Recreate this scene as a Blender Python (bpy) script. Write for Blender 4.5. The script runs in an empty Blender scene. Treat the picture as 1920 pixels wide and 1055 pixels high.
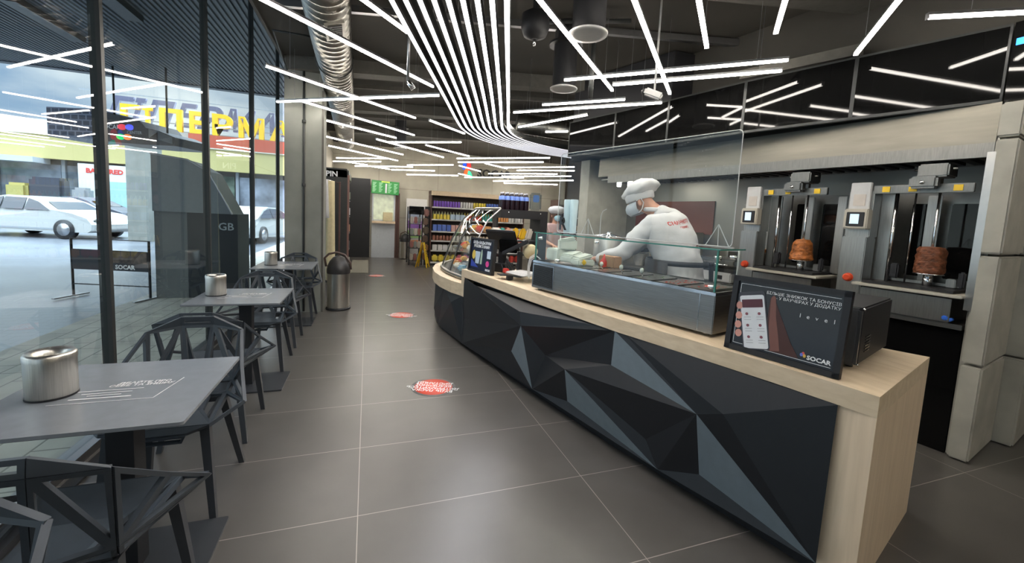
import bpy, bmesh, math, random
from mathutils import Vector, Matrix, Euler
import mathutils.noise as mnoise
random.seed(7)
SC = bpy.context.scene
COL = SC.collection
# ------------------------------------------------------------------ camera
cam_d = bpy.data.cameras.new('camera'); cam = bpy.data.objects.new('camera', cam_d); COL.objects.link(cam)
cam_d.sensor_fit = 'HORIZONTAL'; cam_d.sensor_width = 36; cam_d.lens = 774.04*36/1920
cam_d.shift_x = 0; cam_d.shift_y = -(527.5-480.13)/1920; cam_d.clip_start = .02; cam_d.clip_end = 300
def _camrot(yaw, pitch, roll):
    cy, sy, cp, sp = math.cos(yaw), math.sin(yaw), math.cos(pitch), math.sin(pitch)
    f = Vector((sy*cp, cy*cp, -sp)); r = Vector((cy, -sy, 0)); d = f.cross(r)
    c, s = math.cos(roll), math.sin(roll)
    R = c*r+s*d; D = -s*r+c*d
    return Matrix(((R.x, -D.x, -f.x), (R.y, -D.y, -f.y), (R.z, -D.z, -f.z)))
cam.matrix_world = Matrix.Translation((0, 0, 1.459)) @ _camrot(.3392, .0950, -.0508).to_4x4()
SC.camera = cam
# ------------------------------------------------------------------ exposure
SC.view_settings.view_transform = 'Standard'; SC.view_settings.look = 'None'
SC.view_settings.exposure = 0.92; SC.view_settings.gamma = 1; SC.view_settings.use_curve_mapping = False
# ------------------------------------------------------------------ sky (bright overcast with cloud patches)
W = bpy.data.worlds.new('sky'); SC.world = W; W.use_nodes = True
nt = W.node_tree; nt.nodes.clear()
o = nt.nodes.new('ShaderNodeOutputWorld'); bg = nt.nodes.new('ShaderNodeBackground')
tc = nt.nodes.new('ShaderNodeTexCoord'); mp = nt.nodes.new('ShaderNodeMapping'); mp.inputs['Scale'].default_value = (1, 1, 2.6)
nz = nt.nodes.new('ShaderNodeTexNoise'); nz.inputs['Scale'].default_value = 2.3; nz.inputs['Detail'].default_value = 6
cr = nt.nodes.new('ShaderNodeValToRGB')
cr.color_ramp.elements[0].position = .44; cr.color_ramp.elements[0].color = (.30, .42, .60, 1)
cr.color_ramp.elements[1].position = .62; cr.color_ramp.elements[1].color = (.95, .97, 1, 1)
nt.links.new(tc.outputs['Generated'], mp.inputs[0]); nt.links.new(mp.outputs[0], nz.inputs['Vector'])
nt.links.new(nz.outputs[0], cr.inputs[0]); nt.links.new(cr.outputs[0], bg.inputs[0]); nt.links.new(bg.outputs[0], o.inputs[0])
sx_ = nt.nodes.new('ShaderNodeSeparateXYZ'); nt.links.new(tc.outputs['Generated'], sx_.inputs[0])
mu = nt.nodes.new('ShaderNodeMapRange'); mu.inputs['From Min'].default_value = .22; mu.inputs['From Max'].default_value = .95   # overcast: zenith brighter than horizon
mu.inputs['To Min'].default_value = .72; mu.inputs['To Max'].default_value = 9; nt.links.new(sx_.outputs[2], mu.inputs[0]); nt.links.new(mu.outputs[0], bg.inputs[1])
LIGHT = 17.0         # emission of the LED lines
# ------------------------------------------------------------------ materials
def mat(name, col, rough=.5, metal=0, noise=0, nscale=20, stretch=(1, 1, 1), bump=0, emit=0, ior=1.45, coat=0, spec=.5):
    m = bpy.data.materials.new(name); m.use_nodes = True; t = m.node_tree; b = t.nodes['Principled BSDF']
    b.inputs['Base Color'].default_value = (*col, 1); b.inputs['Roughness'].default_value = rough
    b.inputs['Metallic'].default_value = metal; b.inputs['IOR'].default_value = ior
    b.inputs['Coat Weight'].default_value = coat; b.inputs['Specular IOR Level'].default_value = spec
    if emit:
        b.inputs['Emission Color'].default_value = (*col, 1); b.inputs['Emission Strength'].default_value = emit
    c = t.nodes.new('ShaderNodeTexCoord'); p = t.nodes.new('ShaderNodeMapping'); p.inputs['Scale'].default_value = stretch
    n = t.nodes.new('ShaderNodeTexNoise'); n.inputs['Scale'].default_value = nscale; n.inputs['Detail'].default_value = 4
    t.links.new(c.outputs['Object'], p.inputs[0]); t.links.new(p.outputs[0], n.inputs['Vector'])
    r = t.nodes.new('ShaderNodeValToRGB'); k = max(noise, .04)
    r.color_ramp.elements[0].position = .3; r.color_ramp.elements[1].position = .7
    r.color_ramp.elements[0].color = (*[max(0, x*(1-k)) for x in col], 1)
    r.color_ramp.elements[1].color = (*[min(1, x*(1+k)) for x in col], 1)
    t.links.new(n.outputs[0], r.inputs[0]); t.links.new(r.outputs[0], b.inputs['Base Color'])
    if bump:
        u = t.nodes.new('ShaderNodeBump'); u.inputs['Strength'].default_value = bump; u.inputs['Distance'].default_value = .01
        t.links.new(n.outputs[0], u.inputs['Height']); t.links.new(u.outputs[0], b.inputs['Normal'])
    return m
def glassmat(name, tint=(.93, .97, .96), ior=1.5, rough=0.0):
    m = bpy.data.materials.new(name); m.use_nodes = True; t = m.node_tree; t.nodes.clear()
    o = t.nodes.new('ShaderNodeOutputMaterial'); x = t.nodes.new('ShaderNodeMixShader'); a = t.nodes.new('ShaderNodeBsdfTransparent')
    g = t.nodes.new('ShaderNodeBsdfGlossy'); f = t.nodes.new('ShaderNodeFresnel'); f.inputs[0].default_value = ior
    a.inputs[0].default_value = (*tint, 1); g.inputs['Roughness'].default_value = rough
    gm = t.nodes.new('ShaderNodeNewGeometry'); iv = t.nodes.new('ShaderNodeMath'); iv.operation = 'SUBTRACT'; iv.inputs[0].default_value = 1; t.links.new(gm.outputs['Backfacing'], iv.inputs[1])
    ml = t.nodes.new('ShaderNodeMath'); ml.operation = 'MULTIPLY'; t.links.new(f.outputs[0], ml.inputs[0]); t.links.new(iv.outputs[0], ml.inputs[1])   # only the outer face of a pane mirrors
    t.links.new(ml.outputs[0], x.inputs[0]); t.links.new(a.outputs[0], x.inputs[1]); t.links.new(g.outputs[0], x.inputs[2]); t.links.new(x.outputs[0], o.inputs[0])
    return m
def gridmat(name, col, line, sx, sy, ox, oy, w, rough=.4, axes=('X', 'Y'), stagger=False, noise=.08, nscale=3, spec=.5):
    """tiles with grout lines, laid out in object space"""
    m = mat(name, col, rough, noise=noise, nscale=nscale, spec=spec); t = m.node_tree; b = t.nodes['Principled BSDF']
    src = b.inputs['Base Color'].links[0].from_socket
    c = t.nodes.new('ShaderNodeTexCoord'); s = t.nodes.new('ShaderNodeSeparateXYZ'); t.links.new(c.outputs['Object'], s.inputs[0])
    def M(op, a, b_=None):
        n = t.nodes.new('ShaderNodeMath'); n.operation = op
        for i, v in enumerate((a, b_)):
            if v is None: continue
            if isinstance(v, (int, float)): n.inputs[i].default_value = v
            else: t.links.new(v, n.inputs[i])
        return n.outputs[0]
    vy = M('DIVIDE', M('SUBTRACT', s.outputs[axes[1]], oy), sy)
    vx = M('DIVIDE', M('SUBTRACT', s.outputs[axes[0]], ox), sx)
    if stagger: vx = M('ADD', vx, M('MULTIPLY', M('FLOOR', vy), .5))
    dx = M('MULTIPLY', M('MINIMUM', M('FRACT', vx), M('SUBTRACT', 1.0, M('FRACT', vx))), sx)
    dy = M('MULTIPLY', M('MINIMUM', M('FRACT', vy), M('SUBTRACT', 1.0, M('FRACT', vy))), sy)
    k = M('LESS_THAN', M('MINIMUM', dx, dy), w/2)
    mx = t.nodes.new('ShaderNodeMix'); mx.data_type = 'RGBA'
    t.links.new(k, mx.inputs['Factor']); t.links.new(src, mx.inputs['A']); mx.inputs['B'].default_value = (*line, 1)
    t.links.new(mx.outputs['Result'], b.inputs['Base Color'])
    return m
def wood(name, c1, c2, stretch=(1, 12, 12), scale=3, rough=.45):
    m = mat(name, c1, rough, noise=.05); t = m.node_tree; b = t.nodes['Principled BSDF']
    r = b.inputs['Base Color'].links[0].from_node; n = r.inputs[0].links[0].from_node; p = n.inputs['Vector'].links[0].from_node
    p.inputs['Scale'].default_value = stretch; n.inputs['Scale'].default_value = scale; n.inputs['Detail'].default_value = 8
    n.inputs['Distortion'].default_value = .6
    r.color_ramp.elements[0].color = (*c1, 1); r.color_ramp.elements[1].color = (*c2, 1)
    return m
M = {}
M['floor'] = gridmat('floor_tile', (.094, .087, .079), (.36, .32, .29), 1.2, .6, -.022, 1.364, .004, rough=.29, noise=.10, spec=.75)
M['concrete'] = mat('concrete', (.225, .23, .205), .8, noise=.16, nscale=2.5, bump=.15)
M['conc_wall'] = gridmat('concrete_panels', (.37, .35, .285), (.20, .185, .15), 1.8, .9, .3, .35, .012, .8, ('X', 'Z'))
M['block'] = mat('cast_block', (.40, .385, .33), .75, noise=.14, nscale=5, bump=.2)
M['joint'] = mat('joint_mortar', (.30, .29, .25), .9)
M['ceil'] = mat('dark_ceiling', (.050, .046, .038), .85, noise=.15, nscale=1.5)
M['beam'] = mat('beam_paint', (.095, .09, .078), .8, noise=.1)
M['white_led'] = mat('led_diffuser', (1, .94, .86), .5, emit=LIGHT)
M['led_cool'] = mat('led_diffuser_cool', (.97, .97, 1), .5, emit=LIGHT*.5)
M['alu'] = mat('satin_aluminium', (.42, .42, .43), .35, 1)
M['steel'] = mat('brushed_steel', (.38, .37, .345), .36, 1, noise=.12, nscale=6, stretch=(40, 40, 1.2))
M['steelh'] = mat('brushed_steel_horizontal', (.30, .29, .275), .36, 1, noise=.14, nscale=6, stretch=(1.5, 1.5, 60))
M['steelc'] = mat('bin_steel', (.66, .63, .57), .33, 1, noise=.12, nscale=6, stretch=(40, 40, 1.2))
M['steelm'] = mat('darker_brushed_steel', (.20, .195, .18), .38, 1, noise=.12, nscale=6, stretch=(20, 20, 2))  # darker steel tone for the hood lip and grill tops
M['steeld'] = mat('dark_steel', (.20, .195, .18), .32, 1, noise=.15, nscale=8)
M['duct'] = mat('galvanised_duct', (.33, .32, .29), .34, 1, noise=.2, nscale=9)
M['chrome'] = mat('chrome', (.8, .8, .8), .12, 1)
M['black'] = mat('matt_black', (.016, .016, .018), .5)
M['blackg'] = mat('gloss_black', (.006, .006, .006), .04, spec=.38)
M['frame'] = mat('mullion_paint', (.035, .037, .036), .4)
M['plast'] = mat('chair_plastic', (.050, .060, .072), .38, noise=.08)
M['chairleg'] = mat('chair_leg_aluminium', (.035, .038, .043), .35)
M['table'] = mat('compact_laminate', (.21, .225, .245), .27, noise=.05)
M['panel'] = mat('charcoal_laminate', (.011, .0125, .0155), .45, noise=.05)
M['panelg'] = mat('blue_grey_facet', (.15, .185, .21), .45, noise=.05)
M['wood'] = wood('light_oak', (.64, .50, .33), (.77, .63, .45), (9, 1.2, 9), 3)
M['woodx'] = wood('light_oak_vertical', (.72, .56, .385), (.84, .67, .48), (10, 10, .7), 3)
M['glass'] = glassmat('window_glass', (.90, .955, .945), 1.7)
M['cglass'] = glassmat('counter_glass', (.97, .99, .98))
M['gedge'] = mat('glass_edge', (.05, .22, .17), .2)
M['white'] = mat('white_plastic', (.55, .55, .54), .4)
M['cloth'] = mat('white_cotton', (.60, .60, .61), .85, noise=.06, nscale=12, bump=.25)
M['skin'] = mat('skin', (.60, .32, .22), .5, noise=.08)
M['red'] = mat('red_print', (.62, .05, .04), .5)
M['sticker'] = mat('sticker_red', (.75, .10, .06), .45)
M['stickg'] = mat('sticker_rim', (.20, .20, .19), .5)
M['textw'] = mat('white_lettering', (.85, .85, .85), .5)
M['yellow'] = mat('yellow_plastic', (.80, .52, .02), .4)
M['orange'] = mat('orange_plastic', (.7, .07, .02), .4)
M['greensign'] = mat('green_screen', (.008, .16, .025), .4, emit=.25)
M['grey'] = mat('grey_paint', (.30, .32, .34), .5)
M['lightgrey'] = mat('light_grey_paint', (.50, .54, .58), .45)
M['meat'] = mat('roast_meat', (.36, .115, .025), .5, noise=.6, nscale=26, stretch=(1, 1, 1.6), bump=1)
M['meat2'] = mat('dark_roast_meat', (.17, .055, .022), .55, noise=.55, nscale=32, stretch=(1, 1, 1.5), bump=1)
M['screen'] = mat('lcd', (.45, .62, .72), .3, emit=.6)
M['navy'] = mat('poster_navy', (.012, .016, .04), .25)
M['posterbg'] = mat('poster_charcoal', (.018, .019, .023), .18)
M['foam'] = mat('white_foam', (.58, .61, .54), .6)
M['cream'] = mat('cream_cloth', (.66, .58, .36), .85, noise=.08)
M['brown'] = mat('brown_trim', (.10, .05, .04), .5)
M['card'] = mat('cardboard', (.35, .20, .10), .8)
M['mat_tan'] = mat('coir_mat', (.24, .23, .19), .95, noise=.2, nscale=80)
M['sky_plate'] = mat('blue_lightbox', (.02, .22, .95), .4, emit=1.5)
def cm(rgb, rough=.4):
    k = 'c%02d_%02d_%02d' % tuple(int(99*x) for x in rgb)
    if k not in M: M[k] = mat('paint_'+k, rgb, rough)
    return M[k]
# ------------------------------------------------------------------ mesh helpers
MW = {}
def V3(*a): return Vector(a)
class MB:
    def __init__(s): s.v = []; s.f = []; s.m = []; s.sm = []
    def add(s, vs, fs, mi=0, smooth=False):
        n = len(s.v); s.v += [tuple(x) for x in vs]
        for f in fs: s.f.append([i+n for i in f]); s.m.append(mi); s.sm.append(smooth)
        return s
    def box(s, c, d, rz=0, mi=0, R=None):
        R = R or Matrix.Rotation(rz, 3, 'Z'); c = Vector(c); h = [x/2 for x in d]
        vs = [c+R@Vector((x*h[0], y*h[1], z*h[2])) for z in (-1, 1) for x, y in ((-1, -1), (1, -1), (1, 1), (-1, 1))]
        return s.add(vs, [(3, 2, 1, 0), (4, 5, 6, 7), (0, 1, 5, 4), (1, 2, 6, 5), (2, 3, 7, 6), (3, 0, 4, 7)], mi)
    def bb(s, x0, y0, z0, x1, y1, z1, mi=0): return s.box(((x0+x1)/2, (y0+y1)/2, (z0+z1)/2), (abs(x1-x0), abs(y1-y0), abs(z1-z0)), mi=mi)
    def rbox(s, c, d, r=.01, rz=0, mi=0, R=None):
        """box with chamfered edges (all twelve)"""
        R = R or Matrix.Rotation(rz, 3, 'Z'); c = Vector(c); h = [x/2 for x in d]; r = min(r, min(h)*.9)
        bm = bmesh.new(); bmesh.ops.create_cube(bm, size=1)
        for v in bm.verts: v.co = Vector((v.co.x*d[0], v.co.y*d[1], v.co.z*d[2]))
        bmesh.ops.bevel(bm, geom=bm.edges[:], offset=r, segments=2, affect='EDGES')
        bm.verts.index_update(); s.add([c+R@v.co for v in bm.verts], [[v.index for v in f.verts] for f in bm.faces], mi); bm.free(); return s
    def tube(s, pts, r, seg=8, mi=0, cap=True, closed=False):
        pts = [Vector(p) for p in pts]; n = len(pts); rs = r if isinstance(r, (list, tuple)) else [r]*n
        vs = []; up = None
        for i, p in enumerate(pts):
            a = pts[i-1] if i else (pts[-1] if closed else p); b = pts[i+1] if i < n-1 else (pts[0] if closed else p)
            d = (b-a).normalized()
            if up is None: up = d.orthogonal().normalized()
            else:
                up = (up-d*up.dot(d)); up = up.normalized() if up.length > 1e-5 else d.orthogonal().normalized()
            q = d.cross(up)
            for k in range(seg):
                t = 2*math.pi*k/seg; vs.append(p+rs[i]*(math.cos(t)*up+math.sin(t)*q))
        fs = []
        for i in range(n-1 if not closed else n):
            j = (i+1) % n
            for k in range(seg): fs.append((i*seg+k, i*seg+(k+1) % seg, j*seg+(k+1) % seg, j*seg+k))
        if cap and not closed: fs += [tuple(range(seg))[::-1], tuple(range((n-1)*seg, n*seg))]
        return s.add(vs, fs, mi, seg > 6)
    def cyl(s, a, b, r, seg=20, r2=None, mi=0): return s.tube([a, b], [r, r if r2 is None else r2], seg, mi)
    def bar(s, a, b, w, h, mi=0, up=(0, 0, 1)):
        a, b = Vector(a), Vector(b); d = (b-a).normalized(); up = Vector(up); x = d.cross(up)
        if x.length < 1e-4: x = d.orthogonal()
        x.normalize(); y = x.cross(d)
        vs = [p+sx*w/2*x+sy*h/2*y for p in (a, b) for sx, sy in ((-1, -1), (1, -1), (1, 1), (-1, 1))]
        return s.add(vs, [(3, 2, 1, 0), (4, 5, 6, 7), (0, 1, 5, 4), (1, 2, 6, 5), (2, 3, 7, 6), (3, 0, 4, 7)], mi)
    def lathe(s, prof, c=(0, 0, 0), seg=28, mi=0, R=None, smooth=True, sx=1, sy=1):
        c = Vector(c); R = R or Matrix.Identity(3); vs = []
        for r, z in prof:
            for k in range(seg):
                t = 2*math.pi*k/seg; vs.append(c+R@Vector((r*math.cos(t)*sx, r*math.sin(t)*sy, z)))
        fs = [(i*seg+k, i*seg+(k+1) % seg, (i+1)*seg+(k+1) % seg, (i+1)*seg+k) for i in range(len(prof)-1) for k in range(seg)]
        s.add(vs, fs, mi, smooth)
        if prof[0][0] > 1e-4: s.add([vs[k] for k in range(seg)], [tuple(range(seg))[::-1]], mi)
        if prof[-1][0] > 1e-4: s.add(vs[-seg:], [tuple(range(seg))], mi)
        return s
    def prism(s, pts, z0, z1, mi=0):
        n = len(pts); vs = [(x, y, z0) for x, y in pts]+[(x, y, z1) for x, y in pts]
        return s.add(vs, [tuple(range(n))[::-1], tuple(range(n, 2*n))]+[(i, (i+1) % n, n+(i+1) % n, n+i) for i in range(n)], mi)
    def slab(s, pts, t, mi=0):
        """planar 3-D polygon given thickness t along its normal"""
        P = [Vector(p) for p in pts]; n = (P[1]-P[0]).cross(P[2]-P[0]).normalized(); k = len(P)
        return s.add(P+[p+n*t for p in P], [tuple(range(k))[::-1], tuple(range(k, 2*k))]+[(i, (i+1) % k, k+(i+1) % k, k+i) for i in range(k)], mi)
    def sph(s, c, r, seg=16, mi=0, R=None, e=(1, 1, 1)):
        n = seg//2; prof = [(max(1e-5, r*math.sin(math.pi*i/n)), -r*math.cos(math.pi*i/n)*e[2]) for i in range(n+1)]
        return s.lathe(prof, c, seg, mi, R, True, e[0], e[1])
    def mesh(s, name, mats):
        me = bpy.data.meshes.new(name); me.from_pydata([tuple(v) for v in s.v], [], s.f)
        for m in (mats if isinstance(mats, (list, tuple)) else [mats]): me.materials.append(m)
        for p, mi, sm in zip(me.polygons, s.m, s.sm): p.material_index = mi; p.use_smooth = sm
        bm = bmesh.new(); bm.from_mesh(me); bmesh.ops.recalc_face_normals(bm, faces=bm.faces[:]); bm.to_mesh(me); bm.free()
        return me
def thing(name, label, cat, loc=(0, 0, 0), rz=0, group=None):
    o = bpy.data.objects.new(name, None); COL.objects.link(o); o.empty_display_size = .05
    o.location = loc; o.rotation_euler = (0, 0, rz); o['label'] = label; o['category'] = cat
    if group: o['group'] = group
    MW[o.name] = Matrix.Translation(loc) @ Matrix.Rotation(rz, 4, 'Z')
    return o
def P(name, mb, mats, parent, world=False, label=None):
    me = mb.mesh(name, mats) if isinstance(mb, MB) else mb
    if world:
        me.transform(MW[parent.name].inverted())
    o = bpy.data.objects.new(name, me); COL.objects.link(o); o.parent = parent; MW[o.name] = MW[parent.name]
    if label: o['label'] = label
    return o
def T(name, mb, mats, label=None, cat=None, group=None, kind=None, keep=False):
    """a thing that is one mesh; its origin goes to its base"""
    me = mb.mesh(name, mats) if isinstance(mb, MB) else mb
    o = bpy.data.objects.new(name, me); COL.objects.link(o)
    if not keep:
        xs = [v.co for v in me.vertices]; c = Vector([(min(p[i] for p in xs)+max(p[i] for p in xs))/2 for i in (0, 1)]+[min(p.z for p in xs)])
        me.transform(Matrix.Translation(-c)); o.location = c
    MW[o.name] = Matrix.Translation(o.location)
    for k, v in (('label', label), ('category', cat), ('group', group), ('kind', kind)):
        if v: o[k] = v
    return o
def S(name, mb, mats, parent=None):
    if parent: return P(name, mb, mats, parent, True)
    return T(name, mb, mats, kind='structure', keep=True)
def dup(root, loc, rz=0, label=None, group=None, scale=None):
    r = root.copy(); COL.objects.link(r); r.location = loc; r.rotation_euler = (0, 0, rz)
    if label: r['label'] = label
    if group: r['group'] = group
    if scale: r.scale = scale
    for ch in list(root.children):
        c = ch.copy(); COL.objects.link(c); c.parent = r
        for g in list(ch.children):
            d = g.copy(); COL.objects.link(d); d.parent = c
    return r
def frame(o, x, y):
    """matrix with origin o, text running along x, up along y"""
    x = Vector(x).normalized(); y = Vector(y); y = (y-x*y.dot(x)).normalized(); z = x.cross(y)
    m = Matrix((x, y, z)).transposed().to_4x4(); m.translation = Vector(o); return m
def textm(name, s, size, m, Mx, ext=.0008, align='CENTER', sx=1, bold=0):
    cu = bpy.data.curves.new('t', 'FONT'); cu.body = s; cu.size = size; cu.extrude = ext; cu.align_x = align; cu.align_y = 'CENTER'; cu.resolution_u = 2
    cu.offset = bold; cu.space_line = .95
    ob = bpy.data.objects.new('t', cu); COL.objects.link(ob)
    dg = bpy.context.evaluated_depsgraph_get(); me = bpy.data.meshes.new_from_object(ob.evaluated_get(dg))
    bpy.data.objects.remove(ob); bpy.data.curves.remove(cu); me.name = name
    me.transform(Mx @ Matrix.Diagonal((sx, 1, 1, 1))); me.materials.clear(); me.materials.append(m); return me
def poly2(Mx, pts, off, t=.0006):
    """flat print shape: 2-D polygon on frame Mx lifted by off"""
    b = MB(); P3 = [Mx @ Vector((x, y, off)) for x, y in pts]; n = (Mx.to_3x3() @ Vector((0, 0, 1)))*t; k = len(P3)
    b.add(P3+[p+n for p in P3], [tuple(range(k))[::-1], tuple(range(k, 2*k))]+[(i, (i+1) % k, k+(i+1) % k, k+i) for i in range(k)]); return b
def rrect(x0, y0, x1, y1, r=.01, n=4):
    o = []
    for cx, cy, a in ((x1-r, y1-r, 0), (x0+r, y1-r, 90), (x0+r, y0+r, 180), (x1-r, y0+r, 270)):
        for i in range(n+1): t = math.radians(a+90*i/n); o.append((cx+r*math.cos(t), cy+r*math.sin(t)))
    return o
def arcp(cx, cy, r, a0, a1, n=8, ry=None): return [(cx+r*math.cos(math.radians(a0+(a1-a0)*i/n)), cy+(ry or r)*math.sin(math.radians(a0+(a1-a0)*i/n))) for i in range(n+1)]
# ================================================================== SETTING
S('floor', MB().bb(-1.50, -3, -.1, 8.5, 13.55, 0), M['floor'])
S('ceiling', MB().bb(-1.05, -3, 3.38, 8.5, 13.55, 3.62), M['ceil'])
S('wall_back', MB().bb(-1.5, 13.4, 0, 8.5, 13.6, 3.38), M['conc_wall'])
S('wall_front', MB().bb(-1.5, -3.2, 0, 8.5, -3, 3.38), M['conc_wall'])
S('wall_right', MB().bb(6.6, -3, 0, 6.8, 13.4, 3.38), mat('brown_wall', (.045, .036, .030), .8))
S('wall_left', MB().bb(-1.06, 8.75, 0, -.98, 13.4, 3.38), M['conc_wall'])
# curtain wall: mullions every 1.71 m, panes between
win = S('window_1', MB().bb(-1.55, -3, 0, -1.45, 8.75, .05).bb(-1.54, -3, 4.25, -1.46, 8.75, 4.295), M['alu'])
ys = [3.17+1.71*k for k in range(-3, 4)]
for y in ys:
    P('mullion', MB().bb(-1.53, y-.017, .05, -1.475, y+.017, 4.29), M['frame'], win, True)
for a, b in zip([-3]+ys, ys+[8.75]):
    P('glass_pane', MB().bb(-1.508, a+.02, .05, -1.496, b-.02, 4.25), M['glass'], win, True)
S('trim_1', MB().bb(-1.42, -3, 0, -1.36, 8.75, .012), M['black'])          # dark gap strip along the glass
S('trim_2', MB().bb(-1.08, -3, 3.34, -1.05, 8.75, 3.64), M['beam'])          # slab edge
S('wall_upper', MB().bb(-1.08, -3, 3.64, -1.0, 12.9, 4.62), M['beam'])
# concrete column with its black conduit
col_ = S('column', MB().bb(-1.05, 6.23, 0, -.585, 6.70, 3.38), M['concrete'])
P('conduit', MB().cyl((-.815, 6.215, .02), (-.815, 6.215, 3.36), .014, 8).cyl((-.815, 6.205, 1.72), (-.815, 6.205, 1.76), .024, 8).cyl((-.815, 6.205, 2.55), (-.815, 6.205, 2.59), .024, 8), M['frame'], col_, True)
P('corner_bead', MB().bb(-.60, 6.222, 0, -.575, 6.235, 3.0), M['beam'], col_, True)
for i, (y0, dy) in enumerate(((3.2, 0), (5.95, .05), (8.1, 0), (10.4, 0))):
    a, b = Vector((-1.0, y0+.35, 3.30)), Vector((6.5, y0-1.65, 3.30))
    S('beam', MB().bar(a, b, .22, .17), M['beam'])
for y0 in (4.6, 7.2, 9.3):
    S('trim_%d' % (3+int(y0)), MB().bar((-.9, y0, 3.33), (6.4, y0-1.95, 3.33), .05, .06), M['alu'] if y0 < 5 else M['beam'])
# block pier that closes the kitchen niche
pier = S('pier', MB().bb(-.001, -.001, 0, 0, 0, .001), M['block'])
ang = math.atan2(.187, .87)
def pw(x, y): return (3.724+x*math.cos(ang)-y*math.sin(ang), 1.413+x*math.sin(ang)+y*math.cos(ang))
zs = [0, .648, 1.37, 2.10, 2.325]
for z0, z1 in zip(zs[:-1], zs[1:]):
    for (x0, x1, y0, y1) in ((0, .62, 0, .10), (.624, 1.25, -.10, .10)):
        c = pw((x0+x1)/2, (y0+y1)/2)
        P('block', MB().rbox((c[0], c[1], (z0+z1)/2), (x1-x0, y1-y0, z1-z0-.014), .010, ang), M['block'], pier, True)
c = pw(.5, .09); P('core', MB().box((c[0], c[1], 1.16), (.9, .05, 2.30), ang), M['joint'], pier, True)
# ================================================================== CEILING SERVICES
duct_pts = [(-.28, -1.0), (-.33, 2.5), (-.344, 3.79), (-.371, 4.7), (-.418, 7.119), (-.546, 11.66)]
d = thing('ventilation_duct', 'galvanised spiral ventilation duct running under the ceiling beside the window side', 'duct', (-.37, 4.7, 2.92))
def along(pts, s):
    for a, b in zip(pts[:-1], pts[1:]):
        L = math.hypot(b[0]-a[0], b[1]-a[1])
        if s <= L: return Vector((a[0]+(b[0]-a[0])*s/L, a[1]+(b[1]-a[1])*s/L, 3.13)), Vector((b[0]-a[0], b[1]-a[1], 0)).normalized()
        s -= L
    return Vector((*pts[-1], 3.13)), Vector((b[0]-a[0], b[1]-a[1], 0)).normalized()
pp, rr = [], []
s_ = 0
while s_ < 12.6:
    for ds, r in ((0, .182), (.085, .182), (.092, .190), (.104, .190), (.111, .182)):
        q, _ = along(duct_pts, s_+ds); pp.append(q); rr.append(r)
    s_ += .12
P('duct_pipe', MB().tube(pp, rr, 28), M['duct'], d, True)
for s0 in (3.1, 5.0, 7.2, 9.2, 11.0):
    q, t = along(duct_pts, s0); side = Vector((t.y, -t.x, 0)); dn = (side*.35+Vector((0, 0, -1))).normalized()
    g = MB(); Rg = Matrix((t, side*1.0-dn*side.dot(dn), dn)).transposed(); Rg.col[1].normalize() if False else None
    x = t; z = dn; y = z.cross(x); Rg = Matrix((x, y, z)).transposed()
    g.box(q+dn*.186, (.34, .16, .02), R=Rg)
    fr = P('air_grille', g, M['duct'], d, True)
    sl = MB()
    for k in range(7): sl.box(q+dn*.197+x*(-.12+.04*k), (.024, .115, .008), R=Rg)
    P('grille_slot', sl, M['black'], fr, True)
for s0 in (2.2, 4.2, 6.3):
    q, t = along(duct_pts, s0); side = Vector((t.y, -t.x, 0))
    ring = [q+.196*(math.cos(a)*side+math.sin(a)*Vector((0, 0, 1))) for a in [math.pi*2*k/24 for k in range(24)]]
    P('hanger_strap', MB().tube(ring, .008, 6, closed=True).cyl(q+Vector((0, 0, .19)), (q.x, q.y, 3.38), .006, 6), M['frame'], d, True)
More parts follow.
